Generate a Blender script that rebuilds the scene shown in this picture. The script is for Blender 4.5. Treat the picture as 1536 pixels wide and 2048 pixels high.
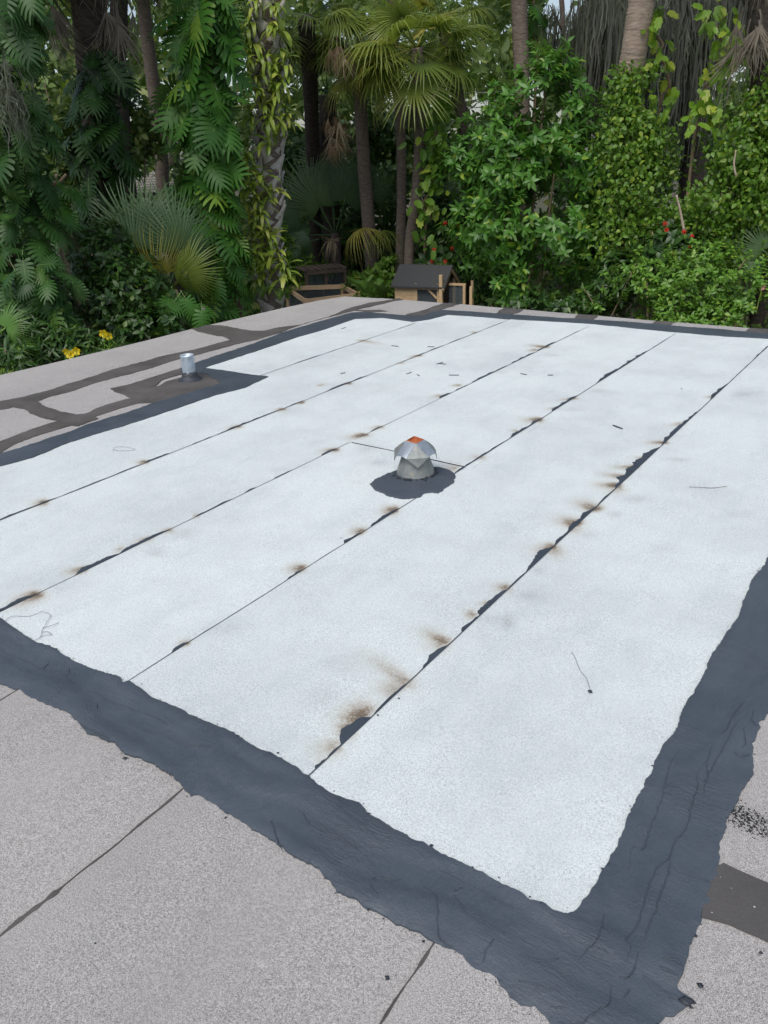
import bpy, bmesh, math, random
import numpy as np
from mathutils import Vector, Matrix
from mathutils.geometry import delaunay_2d_cdt

random.seed(7); rng = np.random.default_rng(7)
S = bpy.context.scene
COL = S.collection
for o in list(bpy.data.objects): bpy.data.objects.remove(o)

# ------------------------------------------------------------------ camera, sky, sun, exposure
H = 1.82                                    # eye height above the flat roof (m)
FPX, CX, CY = 1567.7, 768.0, 1024.0         # focal length and centre in photo pixels
RX = np.array([0.81409894, -0.21624503, 0.53896289])
RY = np.array([0.57955202, 0.36152119, -0.73035737])
RZ = np.cross(RX, RY)
CAM = np.stack([RX, RY, RZ])                # camera axes -> world
EYE = np.array([0, 0, H])
cd = bpy.data.cameras.new('camera'); cam = bpy.data.objects.new('camera', cd); COL.objects.link(cam)
m4 = np.eye(4); m4[:3, :3] = CAM; m4[:3, 3] = EYE
cam.matrix_world = Matrix(m4.tolist())
cd.sensor_fit = 'HORIZONTAL'; cd.sensor_width = 36.0; cd.lens = 36.0 * FPX / 1536.0
cd.clip_start = 0.05; cd.clip_end = 2000
S.camera = cam

SUN_EL, SUN_AZ = math.radians(58), math.radians(168)    # azimuth measured clockwise from +Y
w = bpy.data.worlds.new('World'); S.world = w; w.use_nodes = True
nt = w.node_tree; nt.nodes.clear()
sky = nt.nodes.new('ShaderNodeTexSky'); sky.sky_type = 'NISHITA'; sky.sun_disc = False
sky.sun_elevation = SUN_EL; sky.sun_rotation = SUN_AZ
sky.air_density = 1.0; sky.dust_density = 2.0; sky.ozone_density = 1.0
hs = nt.nodes.new('ShaderNodeHueSaturation'); hs.inputs['Saturation'].default_value = 0.75
bg = nt.nodes.new('ShaderNodeBackground'); bg.inputs['Strength'].default_value = 0.085
ow = nt.nodes.new('ShaderNodeOutputWorld')
nt.links.new(sky.outputs[0], hs.inputs['Color']); nt.links.new(hs.outputs[0], bg.inputs[0]); nt.links.new(bg.outputs[0], ow.inputs[0])
sl = bpy.data.lights.new('sun', 'SUN'); sl.energy = 1.5; sl.angle = math.radians(40); sl.color = (1.0, 0.97, 0.92)
so = bpy.data.objects.new('sun', sl); COL.objects.link(so)
sd = Vector((math.sin(SUN_AZ) * math.cos(SUN_EL), math.cos(SUN_AZ) * math.cos(SUN_EL), math.sin(SUN_EL)))
so.rotation_euler = (-sd).to_track_quat('-Z', 'Y').to_euler(); so.location = (0, 0, 30)
S.view_settings.view_transform = 'Standard'; S.view_settings.look = 'None'
S.view_settings.exposure = 0.77; S.view_settings.gamma = 1.0; S.view_settings.use_curve_mapping = False
S.cycles.max_bounces = 5; S.cycles.diffuse_bounces = 2; S.cycles.glossy_bounces = 2; S.cycles.transparent_max_bounces = 8
S.cycles.use_denoising = True

GROUND = -2.6
FWD = -CAM[:, 2] * np.array([1, 1, 0]); FWD = FWD / np.linalg.norm(FWD)   # horizontal viewing direction
RGT = np.array([FWD[1], -FWD[0], 0.0])

def ray(u, v): return CAM @ np.array([u - CX, -(v - CY), -FPX])
def P(u, v, z=0.0):                       # photo pixel -> point on a horizontal plane
    d = ray(u, v); return EYE + d * ((z - H) / d[2])
def W(u, v, dep):                         # photo pixel -> point at a horizontal distance ahead
    d = ray(u, v); return EYE + d * (dep / float(d @ FWD))
def px(dep): return dep / (FPX * 0.95)     # metres per photo pixel at that distance

# ------------------------------------------------------------------ materials
def newmat(name):
    m = bpy.data.materials.new(name); m.use_nodes = True; n = m.node_tree; n.nodes.clear()
    out = n.nodes.new('ShaderNodeOutputMaterial'); b = n.nodes.new('ShaderNodeBsdfPrincipled')
    n.links.new(b.outputs[0], out.inputs[0]); return m, n, b, out
def N(n, t, **k):
    x = n.nodes.new(t)
    for a, v in k.items():
        if a in x.inputs: x.inputs[a].default_value = v
        else: setattr(x, a, v)
    return x
def mixc(n, f, a, b, mode='MIX'):
    x = n.nodes.new('ShaderNodeMix'); x.data_type = 'RGBA'; x.blend_type = mode
    for i, v in ((0, f), (6, a), (7, b)):
        if hasattr(v, 'links') or hasattr(v, 'is_linked'): n.links.new(v, x.inputs[i])
        elif i == 0: x.inputs[0].default_value = v
        else: x.inputs[i].default_value = (*v, 1)
    return x.outputs[2]
def ramp(n, f, stops):
    r = n.nodes.new('ShaderNodeValToRGB'); el = r.color_ramp.elements
    while len(el) < len(stops): el.new(0.5)
    for e, (p, c) in zip(el, stops):
        e.position = p; e.color = (*c, 1) if not isinstance(c, (int, float)) else (c, c, c, 1)
    n.links.new(f, r.inputs[0]); return r.outputs[0]
def math_(n, op, a, b=0.0, c=None):
    x = n.nodes.new('ShaderNodeMath'); x.operation = op
    for i, v in ((0, a), (1, b)) + (((2, c),) if c is not None else ()):
        if hasattr(v, 'is_linked'): n.links.new(v, x.inputs[i])
        else: x.inputs[i].default_value = v
    return x.outputs[0]
def noise(n, co, scale, detail=3, rough=0.6, dist=0.0):
    x = N(n, 'ShaderNodeTexNoise', Scale=scale, Detail=detail, Roughness=rough, Distortion=dist)
    n.links.new(co, x.inputs['Vector']); return x.outputs[0]
def bump(n, b, h, strength, dist):
    x = N(n, 'ShaderNodeBump', Strength=strength, Distance=dist); n.links.new(h, x.inputs['Height'])
    n.links.new(x.outputs[0], b.inputs['Normal']); return x
def coords(n):
    g = n.nodes.new('ShaderNodeNewGeometry'); return g.outputs['Position']
def attr(n, name):
    a = n.nodes.new('ShaderNodeAttribute'); a.attribute_name = name; return a.outputs['Fac']
def stretch(n, co, sx, sy, sz):
    x = N(n, 'ShaderNodeMapping'); x.inputs['Scale'].default_value = (sx, sy, sz); n.links.new(co, x.inputs[0]); return x.outputs[0]

def granule(name, dark, mid, light, stains, scorch=False, bare=False):
    m, n, b, o = newmat(name); co = coords(n)
    g1 = noise(n, co, 420, 2, 0.75); g2 = noise(n, co, 150, 2, 0.6)
    g = math_(n, 'ADD', math_(n, 'MULTIPLY', g1, 0.78), math_(n, 'MULTIPLY', g2, 0.22))
    c = ramp(n, g, [(0.36, dark), (0.49, mid), (0.62, light)])
    big = noise(n, co, 1.3, 5, 0.65); med = noise(n, stretch(n, co, 7, 2.5, 5), 1.0, 4, 0.6)
    c = mixc(n, math_(n, 'MULTIPLY', ramp(n, big, [(0.42, 0.0), (0.7, 1.0)]), stains[1]), c, stains[0], 'MULTIPLY')
    c = mixc(n, math_(n, 'MULTIPLY', ramp(n, med, [(0.5, 0.0), (0.75, 1.0)]), stains[1] * 0.7), c, stains[2], 'MULTIPLY')
    oi = n.nodes.new('ShaderNodeObjectInfo'); c = mixc(n, math_(n, 'MULTIPLY', oi.outputs['Random'], 0.8), c, (0.91, 0.915, 0.92), 'MULTIPLY')
    if scorch:
        sp = noise(n, co, 190, 2, 0.8)
        a = attr(n, 'scorch')
        f = math_(n, 'MULTIPLY', a, math_(n, 'ADD', math_(n, 'ADD', math_(n, 'MULTIPLY', sp, 3.6), math_(n, 'MULTIPLY', noise(n, co, 42, 3, 0.7), 2.4)), -1.55)); f = math_(n, 'MINIMUM', math_(n, 'MAXIMUM', f, 0.0), 0.93)
        c = mixc(n, f, c, ramp(n, a, [(0.05, (0.40, 0.30, 0.18)), (0.5, (0.20, 0.135, 0.07)), (0.95, (0.07, 0.052, 0.036))]))
        d = attr(n, 'dirt')
        f2 = math_(n, 'MINIMUM', math_(n, 'MAXIMUM', math_(n, 'MULTIPLY', d, math_(n, 'ADD', math_(n, 'MULTIPLY', sp, 3.4), -1.0)), 0.0), 0.8)
        c = mixc(n, f2, c, (0.13, 0.115, 0.125))
    if bare:
        d = attr(n, 'dirt')
        f2 = math_(n, 'GREATER_THAN', math_(n, 'ADD', d, noise(n, co, 150, 2, 0.7)), 1.0)
        c = mixc(n, f2, c, (0.025, 0.025, 0.027))
    n.links.new(c, b.inputs['Base Color']); b.inputs['Roughness'].default_value = 0.9
    b.inputs['Specular IOR Level'].default_value = 0.25
    bump(n, b, g, 0.6, 0.005)
    return m
M_WHITE = granule('white_granules', (0.33, 0.37, 0.372), (0.645, 0.695, 0.692), (0.83, 0.88, 0.865), ((0.84, 0.835, 0.85), 0.95, (0.88, 0.905, 0.90)), scorch=True)
M_GREY = granule('grey_granules', (0.13, 0.122, 0.115), (0.36, 0.342, 0.328), (0.62, 0.595, 0.575), ((0.80, 0.79, 0.80), 0.6, (0.84, 0.86, 0.88)), bare=True)

def cement(name, c0, c1, rough, strokes, dots=False):
    m, n, b, o = newmat(name); co = coords(n)
    big = noise(n, co, 3.0, 4, 0.6); st = noise(n, stretch(n, co, 22, 75, 40), 1.0, 5, 0.7, 0.8); fine = noise(n, co, 160, 3, 0.6)
    st2 = noise(n, stretch(n, co, 40, 11, 30), 1.0, 4, 0.6, 0.8); sel = noise(n, co, 1.6, 2, 0.5)
    s = mixc(n, ramp(n, sel, [(0.44, 0.0), (0.56, 1.0)]), st, st2)
    c = mixc(n, ramp(n, big, [(0.35, 0.0), (0.68, 1.0)]), c0, c1)
    c = mixc(n, math_(n, 'MULTIPLY', ramp(n, fine, [(0.35, 0.0), (0.7, 1.0)]), 0.22), c, tuple(x * 1.5 for x in c1))
    if dots:
        v = N(n, 'ShaderNodeTexVoronoi', Scale=26.0); n.links.new(co, v.inputs['Vector'])
        c = mixc(n, math_(n, 'LESS_THAN', v.outputs['Distance'], 0.085), c, (0.5, 0.5, 0.5))
    n.links.new(c, b.inputs['Base Color'])
    rr = ramp(n, s, [(0.3, rough - 0.1), (0.7, rough + 0.12)]); n.links.new(rr, b.inputs['Roughness'])
    h = math_(n, 'ADD', math_(n, 'MULTIPLY', math_(n, 'MULTIPLY', s, strokes), ramp(n, noise(n, co, 5.0, 3, 0.6), [(0.40, 0.15), (0.62, 1.0)])), math_(n, 'MULTIPLY', fine, 0.22))
    bump(n, b, h, 0.6, 0.012); b.inputs['Specular IOR Level'].default_value = 0.45
    return m
M_CEM = cement('fresh_blue_grey_cement', (0.047, 0.060, 0.077), (0.066, 0.081, 0.100), 0.47, 1.0)
M_OLD = cement('weathered_brown_cement', (0.052, 0.048, 0.044), (0.10, 0.092, 0.086), 0.85, 0.7, dots=False)
M_OLD2 = cement('speckled_brown_cement', (0.062, 0.058, 0.056), (0.085, 0.08, 0.077), 0.85, 0.4, dots=True)
M_LAP = cement('cement_lap', (0.040, 0.052, 0.068), (0.055, 0.07, 0.09), 0.6, 0.8)
M_RIDGE = cement('thin_dark_cement', (0.030, 0.040, 0.054), (0.046, 0.06, 0.08), 0.6, 0.8)
M_BIT = cement('black_bitumen', (0.022, 0.025, 0.032), (0.040, 0.045, 0.058), 0.5, 0.8)
def plain(name, c0, c1, scale, rough=0.6, metal=0.0, bstr=0.3, bdist=0.003, str3=(1, 1, 1), extra=None):
    m, n, b, o = newmat(name); tc = n.nodes.new('ShaderNodeTexCoord'); co = stretch(n, tc.outputs['Object'], *str3)
    f = noise(n, co, scale, 5, 0.65); c = mixc(n, ramp(n, f, [(0.32, 0.0), (0.68, 1.0)]), c0, c1)
    if extra:
        f2 = noise(n, co, scale * extra[1], 4, 0.7); c = mixc(n, ramp(n, f2, [(extra[2], 0.0), (extra[2] + 0.1, 1.0)]), c, extra[0])
    n.links.new(c, b.inputs['Base Color']); b.inputs['Roughness'].default_value = rough; b.inputs['Metallic'].default_value = metal
    bump(n, b, f, bstr, bdist); return m
M_GALV = plain('galvanised_steel', (0.26, 0.30, 0.34), (0.42, 0.46, 0.50), 16, 0.45, 0.6, 0.15, 0.002, extra=((0.33, 0.30, 0.22), 0.7, 0.66))
M_GALVB = plain('weathered_galvanised_steel', (0.18, 0.20, 0.205), (0.29, 0.30, 0.28), 20, 0.55, 0.45, 0.2, 0.002, extra=((0.36, 0.30, 0.18), 0.5, 0.60))
M_RUST = plain('orange_rust', (0.30, 0.075, 0.02), (0.46, 0.14, 0.045), 40, 0.85)
M_DARKIN = plain('inner_shade', (0.02, 0.015, 0.012), (0.05, 0.03, 0.02), 30, 0.9)  # near-black colour standing in for the shade inside openings
M_LEAD = plain('lead_sleeve', (0.38, 0.45, 0.52), (0.60, 0.68, 0.75), 14, 0.45, 0.45, 0.35, 0.004)
M_WOOD = plain('new_pine', (0.72, 0.45, 0.25), (0.84, 0.60, 0.38), 5, 0.7, 0, 0.2, 0.002, (9, 9, 1.5))
M_WOODY = plain('varnished_pine', (0.46, 0.31, 0.16), (0.60, 0.44, 0.26), 5, 0.6, 0, 0.2, 0.002, (1.5, 9, 9))
M_OLDWOOD = plain('weathered_wood', (0.07, 0.05, 0.038), (0.19, 0.14, 0.105), 7, 0.85, 0, 0.3, 0.003, (2, 9, 9))
M_FELT = plain('charcoal_roof_felt', (0.032, 0.033, 0.034), (0.052, 0.053, 0.054), 60, 0.9)
def meshmat(name, col, alpha):
    m, n, b, o = newmat(name); b.inputs['Base Color'].default_value = (*col, 1); b.inputs['Roughness'].default_value = 0.6
    b.inputs['Alpha'].default_value = alpha; return m
M_NET = meshmat('wire_netting', (0.10, 0.12, 0.13), 0.55)
M_BARK = plain('palm_bark', (0.10, 0.075, 0.06), (0.24, 0.19, 0.155), 9, 0.9, 0, 0.7, 0.02, (1, 1, 5))
M_BARKL = plain('pale_palm_bark', (0.30, 0.225, 0.165), (0.50, 0.40, 0.32), 7, 0.9, 0, 0.6, 0.015, (1, 1, 6))
M_BARKD = plain('dark_bark', (0.03, 0.024, 0.02), (0.085, 0.068, 0.055), 8, 0.95, 0, 0.8, 0.02, (1, 1, 3))
M_BOOT = plain('grey_palm_boot', (0.27, 0.25, 0.21), (0.64, 0.60, 0.53), 12, 0.9, 0, 0.4, 0.006, (1, 1, 1))
M_STEM = plain('brown_stem', (0.14, 0.10, 0.06), (0.27, 0.20, 0.13), 10, 0.85)
M_TILE = plain('pale_roof_tile', (0.62, 0.57, 0.5), (0.8, 0.76, 0.7), 3, 0.8)
M_STUC = plain('cream_stucco', (0.55, 0.52, 0.46), (0.62, 0.60, 0.55), 4, 0.9)
M_FASC = plain('painted_fascia', (0.45, 0.43, 0.40), (0.52, 0.50, 0.47), 4, 0.7)
M_SOIL = plain('leaf_litter_soil', (0.035, 0.028, 0.018), (0.10, 0.075, 0.045), 2.5, 0.95, 0, 0.8, 0.03, extra=((0.035, 0.06, 0.018), 0.4, 0.5))
M_WIRE = plain('pale_wire', (0.6, 0.6, 0.6), (0.7, 0.7, 0.7), 3, 0.6)

def leafmat(name, a, bb, c, rough=0.42, trans=0.3, third=0.93, spec=0.5):
    rough = min(0.9, rough); a, bb, c = [tuple(min(0.85, x * k) for x, k in zip(q, (1.45, 1.5, 0.85))) for q in (a, bb, c)] if not (name.endswith('petal') or 'dead' in name or 'moss' in name) else (a, bb, c)
    m, n, b, o = newmat(name)
    oi = n.nodes.new('ShaderNodeObjectInfo')
    r = math_(n, 'FRACT', math_(n, 'ADD', oi.outputs['Random'], attr(n, 'rnd')))
    co = coords(n); nz = noise(n, co, 1.1, 2, 0.5)
    col = ramp(n, r, [(0.0, a), (0.55, bb), (third, bb), (min(third + 0.05, 1.0), c)])
    col = mixc(n, attr(n, 'vein'), col, (0.26, 0.36, 0.12))
    col = mixc(n, ramp(n, nz, [(0.35, 0.0), (0.7, 0.5)]), col, tuple(x * 0.72 for x in bb))
    g = n.nodes.new('ShaderNodeNewGeometry')
    col = mixc(n, math_(n, 'MULTIPLY', g.outputs['Backfacing'], 0.35), col, (0.16, 0.20, 0.11))
    n.links.new(col, b.inputs['Base Color']); b.inputs['Roughness'].default_value = rough; b.inputs['Specular IOR Level'].default_value = spec
    t = n.nodes.new('ShaderNodeBsdfTranslucent'); tcol = mixc(n, 1.0, col, (1.25, 1.35, 0.55), 'MULTIPLY'); n.links.new(tcol, t.inputs[0])
    mx = n.nodes.new('ShaderNodeMixShader'); mx.inputs[0].default_value = trans
    n.links.new(b.outputs[0], mx.inputs[1]); n.links.new(t.outputs[0], mx.inputs[2]); n.links.new(mx.outputs[0], o.inputs[0]); return m
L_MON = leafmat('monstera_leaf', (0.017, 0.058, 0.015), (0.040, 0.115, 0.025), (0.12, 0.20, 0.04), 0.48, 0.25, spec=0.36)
L_MONM = leafmat('shaded_monstera_leaf', (0.010, 0.035, 0.012), (0.026, 0.07, 0.022), (0.05, 0.10, 0.025), 0.5, 0.2, spec=0.34)  # darker copy of monstera_leaf: shade of the left side put into the colour
L_MOND = leafmat('dark_monstera_leaf', (0.006, 0.022, 0.007), (0.014, 0.042, 0.012), (0.03, 0.06, 0.015), 0.5, 0.15, spec=0.3)  # darkest copy: deep shade at upper left put into the colour
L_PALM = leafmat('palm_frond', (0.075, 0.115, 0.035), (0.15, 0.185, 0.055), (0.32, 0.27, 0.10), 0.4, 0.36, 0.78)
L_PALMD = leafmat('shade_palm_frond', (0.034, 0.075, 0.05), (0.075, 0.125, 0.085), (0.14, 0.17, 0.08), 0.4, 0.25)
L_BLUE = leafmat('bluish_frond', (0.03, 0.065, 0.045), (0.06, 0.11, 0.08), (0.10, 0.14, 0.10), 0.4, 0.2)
L_DEAD = leafmat('dead_frond', (0.14, 0.095, 0.055), (0.30, 0.215, 0.14), (0.40, 0.33, 0.24), 0.8, 0.25, 0.8, 0.2)
L_DEADG = leafmat('grey_dead_frond', (0.10, 0.085, 0.065), (0.22, 0.19, 0.15), (0.33, 0.29, 0.24), 0.85, 0.2, 0.8, 0.2)
L_SHRUB = leafmat('broad_shrub_leaf', (0.035, 0.105, 0.028), (0.075, 0.18, 0.045), (0.20, 0.27, 0.06), 0.42, 0.34)
L_VINE = leafmat('vine_leaf', (0.045, 0.105, 0.02), (0.095, 0.18, 0.03), (0.20, 0.25, 0.05), 0.45, 0.36, 0.88)
L_LIME = leafmat('lime_leaf', (0.08, 0.16, 0.025), (0.15, 0.25, 0.04), (0.26, 0.30, 0.06), 0.42, 0.35, 0.8)
L_LOW = leafmat('light_low_leaf', (0.05, 0.12, 0.025), (0.10, 0.20, 0.04), (0.18, 0.26, 0.06), 0.45, 0.3, 0.9)
L_DARK = leafmat('dark_shrub_leaf', (0.012, 0.034, 0.011), (0.03, 0.072, 0.02), (0.09, 0.14, 0.03), 0.42, 0.22)
L_STRAP = leafmat('strap_leaf', (0.11, 0.165, 0.035), (0.20, 0.265, 0.06), (0.33, 0.34, 0.11), 0.42, 0.3, 0.8)
L_WOOD = leafmat('woodland_leaf', (0.03, 0.06, 0.02), (0.085, 0.135, 0.045), (0.20, 0.23, 0.11), 0.5, 0.3, 0.85)
L_MOSS = leafmat('spanish_moss', (0.06, 0.062, 0.052), (0.15, 0.155, 0.135), (0.24, 0.25, 0.22), 0.9, 0.2, 0.85, 0.1)
L_YEL = leafmat('yellow_petal', (0.72, 0.50, 0.01), (0.85, 0.62, 0.02), (0.9, 0.7, 0.05), 0.5, 0.3)
L_RED = leafmat('red_petal', (0.42, 0.02, 0.015), (0.6, 0.04, 0.02), (0.7, 0.10, 0.04), 0.5, 0.25)
L_PINK = leafmat('pink_petal', (0.7, 0.28, 0.26), (0.8, 0.38, 0.35), (0.8, 0.45, 0.4), 0.5, 0.25)

# ------------------------------------------------------------------ object helpers
def wloc(o):
    v = np.zeros(3)
    while o is not None: v += np.array(o.location); o = o.parent
    return v
def props(o, label=None, cat=None, group=None, kind=None):
    for k, v in (('label', label), ('category', cat), ('group', group), ('kind', kind)):
        if v: o[k] = v
    return o
def thing(name, label, cat, loc, group=None):
    o = bpy.data.objects.new(name, None); COL.objects.link(o); o.location = tuple(loc); o.empty_display_size = 0.1
    return props(o, label, cat, group)
def meshdata(name, V, F, mat, smooth=True, attrs=None):
    me = bpy.data.meshes.new(name)
    V = np.asarray(V, dtype=np.float32)
    if isinstance(F, np.ndarray):
        k = F.shape[1]
        me.vertices.add(len(V)); me.vertices.foreach_set('co', V.ravel())
        me.loops.add(F.size); me.loops.foreach_set('vertex_index', F.astype(np.int32).ravel())
        me.polygons.add(len(F)); me.polygons.foreach_set('loop_start', np.arange(0, F.size, k, dtype=np.int32))
        me.update(calc_edges=True)
    else:
        me.from_pydata(V.tolist(), [], F)
    if smooth: me.polygons.foreach_set('use_smooth', np.ones(len(me.polygons), dtype=bool))
    for k, a in (attrs or {}).items():
        at = me.attributes.new(k, 'FLOAT', 'POINT'); at.data.foreach_set('value', np.asarray(a, dtype=np.float32))
    me.materials.append(mat); return me
def obj(name, V, F, mat, parent=None, smooth=True, attrs=None, origin=None):
    """world-space vertices -> one mesh object, local to its parent or to a base point of its own"""
    base = wloc(parent) if parent else (np.array(origin) if origin is not None else np.zeros(3))
    V = np.asarray(V, float)
    o = bpy.data.objects.new(name, meshdata(name, V - base, F, mat, smooth, attrs)); COL.objects.link(o)
    if parent: o.parent = parent
    else: o.location = tuple(base)
    return o
def tris(F):
    out = []
    for f in F:
        for i in range(1, len(f) - 1): out.append((f[0], f[i], f[i + 1]))
    return np.array(out, dtype=np.int32)
def join(parts):
    V, F, off = [], [], 0
    for v, f in parts:
        V.append(np.asarray(v, float)); F += [tuple(i + off for i in q) for q in f]; off += len(v)
    return np.concatenate(V), F
def box(c, a, b, d):
    """box at centre c with half axes a, b, d (vectors)"""
    c, a, b, d = map(lambda x: np.asarray(x, float), (c, a, b, d))
    V = [c + sx * a + sy * b + sz * d for sz in (-1, 1) for sy in (-1, 1) for sx in (-1, 1)]
    return V, [(0, 2, 3, 1), (4, 5, 7, 6), (0, 1, 5, 4), (2, 6, 7, 3), (0, 4, 6, 2), (1, 3, 7, 5)]
def beam(p, q, wd, ht, up=(0, 0, 1)):
    p, q = np.asarray(p, float), np.asarray(q, float); d = q - p; L = np.linalg.norm(d); d = d / L
    s = np.cross(d, up); 
    if np.linalg.norm(s) < 1e-3: s = np.cross(d, (1, 0, 0))
    s /= np.linalg.norm(s); t = np.cross(s, d)
    return box((p + q) / 2, d * L / 2, s * wd / 2, t * ht / 2)
def tube(pts, rad, sides=8, cap=True, wob=0.0):
    pts = np.asarray(pts, float); n = len(pts); rad = np.broadcast_to(np.asarray(rad, float), (n,))
    V, F = [], []; ref = np.array([0.3, 0.9, 0.2])
    for i in range(n):
        d = pts[min(i + 1, n - 1)] - pts[max(i - 1, 0)]; d /= np.linalg.norm(d) + 1e-9
        a = np.cross(d, ref)
        if np.linalg.norm(a) < 1e-3: a = np.cross(d, (1, 0, 0))
        a /= np.linalg.norm(a); b = np.cross(d, a)
        for k in range(sides):
            t = 2 * math.pi * k / sides; r = rad[i] * (1 + wob * rng.uniform(-1, 1))
            V.append(pts[i] + r * (math.cos(t) * a + math.sin(t) * b))
    for i in range(n - 1):
        for k in range(sides):
            k2 = (k + 1) % sides; F.append((i * sides + k, i * sides + k2, (i + 1) * sides + k2, (i + 1) * sides + k))
    if cap: F.append(tuple(range(sides))[::-1]); F.append(tuple((n - 1) * sides + k for k in range(sides)))
    return V, F
def spline(pts, n):
    pts = np.asarray(pts, float); t = np.linspace(0, len(pts) - 1, n); out = []
    Q = np.concatenate([[2 * pts[0] - pts[1]], pts, [2 * pts[-1] - pts[-2]]])
    for x in t:
        i = min(int(x), len(pts) - 2); f = x - i; p0, p1, p2, p3 = Q[i:i + 4]
        out.append(0.5 * ((2 * p1) + (-p0 + p2) * f + (2 * p0 - 5 * p1 + 4 * p2 - p3) * f * f + (-p0 + 3 * p1 - 3 * p2 + p3) * f ** 3))
    return np.array(out)

# ------------------------------------------------------------------ flat outlines on the roof
def ragged(poly, step, amp, closed=True):
    """densify a 2-D outline and roughen it with fractal offsets"""
    poly = np.asarray(poly, float); out = []
    n = len(poly); m = n if closed else n - 1
    for i in range(m):
        a, b = poly[i], poly[(i + 1) % n]; k = max(1, int(np.linalg.norm(b - a) / step))
        for j in range(k): out.append(a + (b - a) * j / k)
    if not closed: out.append(poly[-1])
    out = np.array(out); L = len(out); off = np.zeros((L, 2))
    for o, g in ((1, 0.35), (3, 0.55), (8, 0.6), (20, 0.6)):
        c = rng.normal(0, 1, (max(2, L // o + 2), 2)); x = np.arange(L) / o; i = x.astype(int); f = (x - i)[:, None]
        off += g * (c[i % len(c)] * (1 - f) + c[(i + 1) % len(c)] * f)
    if not closed: off[0] = off[-1] = 0
    return out + off * amp
def slab(name, poly, zfun, thick, mat, parent, grid=None, attrs=None, hole=None, flatz=None, edge=None):
    """solid sheet with the outline poly (2-D, metres): inner grid points, sides going down"""
    poly = np.asarray(poly, float); pts = [tuple(p) for p in poly]; n = len(pts)
    edges = [(i, (i + 1) % n) for i in range(n)]; loops = [list(range(n))]
    if hole is not None:
        h0 = len(pts); pts += [tuple(p) for p in hole]; k = len(hole)
        edges += [(h0 + i, h0 + (i + 1) % k) for i in range(k)]; loops.append([h0 + i for i in range(k)])
    if grid:
        lo, hi = poly.min(0), poly.max(0)
        gx = np.arange(lo[0] + grid / 2, hi[0], grid); gy = np.arange(lo[1] + grid / 2, hi[1], grid)
        G = np.stack(np.meshgrid(gx, gy), -1).reshape(-1, 2); G = G + rng.uniform(-0.12, 0.12, G.shape) * grid
        x, y = G[:, 0], G[:, 1]; ins = np.zeros(len(G), bool)
        a = poly; b = np.roll(poly, -1, 0)
        for (x0, y0), (x1, y1) in zip(a, b):
            if y0 == y1: continue
            c = (y0 > y) != (y1 > y); ins ^= c & (x < (x1 - x0) * (y - y0) / (y1 - y0) + x0)
        pts += [tuple(p) for p in G[ins]]
    vo, eo, fo, ov, oe, of = delaunay_2d_cdt([Vector(p) for p in pts], edges, [], 1 if hole is None else 2, 1e-6)
    V2 = np.array([(v[0], v[1]) for v in vo]); F = [tuple(f) for f in fo]
    if hole is not None:
        hp = np.asarray(hole, float); keep = []
        for f in F:
            c = V2[list(f)].mean(0); ins = False
            for (x0, y0), (x1, y1) in zip(hp, np.roll(hp, -1, 0)):
                if (y0 > c[1]) != (y1 > c[1]) and c[0] < (x1 - x0) * (c[1] - y0) / (y1 - y0) + x0: ins = not ins
            if not ins: keep.append(f)
        F = keep
    used = sorted({i for f in F for i in f}); mp = {j: i for i, j in enumerate(used)}
    V2 = V2[used]; F = [tuple(mp[i] for i in f) for f in F]
    # boundary edges -> side walls
    ec = {}
    for f in F:
        for i in range(len(f)):
            e = (f[i], f[(i + 1) % len(f)]); ec[e] = 1
    bd = [e for e in ec if (e[1], e[0]) not in ec]
    bv = sorted({i for e in bd for i in e})
    z = zfun(V2[:, 0], V2[:, 1])
    if edge is not None:                         # rounded, thinner rim
        B = V2[bv]; dmin = np.full(len(V2), 9.0)
        for s0 in range(0, len(V2), 4000):
            q = V2[s0:s0 + 4000]; dmin[s0:s0 + 4000] = np.sqrt(((q[:, None, :] - B[None, :, :]) ** 2).sum(-1).min(1))
        z = z - thick * 0.6 * np.clip(1 - dmin / edge, 0, 1) ** 2
    V = np.column_stack([V2, z]); zb = V[bv].copy(); zb[:, 2] -= thick * (0.95 if edge is None else 1.2)
    nb_ = len(bv); mt = {j: len(V) + i for i, j in enumerate(bv)}
    F2 = F + [(mt[b], mt[a], mt[a] + nb_, mt[b] + nb_) for a, b in bd]
    Vall = np.concatenate([V, V[bv], zb])
    at = {k: f(Vall[:, 0], Vall[:, 1]) for k, f in (attrs or {}).items()}
    o = obj(name, Vall, F2, mat, parent, smooth=False, attrs=at)
    sm = np.array([len(p.vertices) == 3 for p in o.data.polygons]); o.data.polygons.foreach_set('use_smooth', sm)
    return o
def PX(pts, z=0.0): return np.array([P(u, v, z)[:2] for u, v in pts])

# ------------------------------------------------------------------ ground and the building with its flat roof
g = 400.0
props(obj('ground', [(-g, -g, GROUND), (g, -g, GROUND), (g, g, GROUND), (-g, g, GROUND)], [(0, 1, 2, 3)], M_SOIL, smooth=False), kind='structure')

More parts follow.
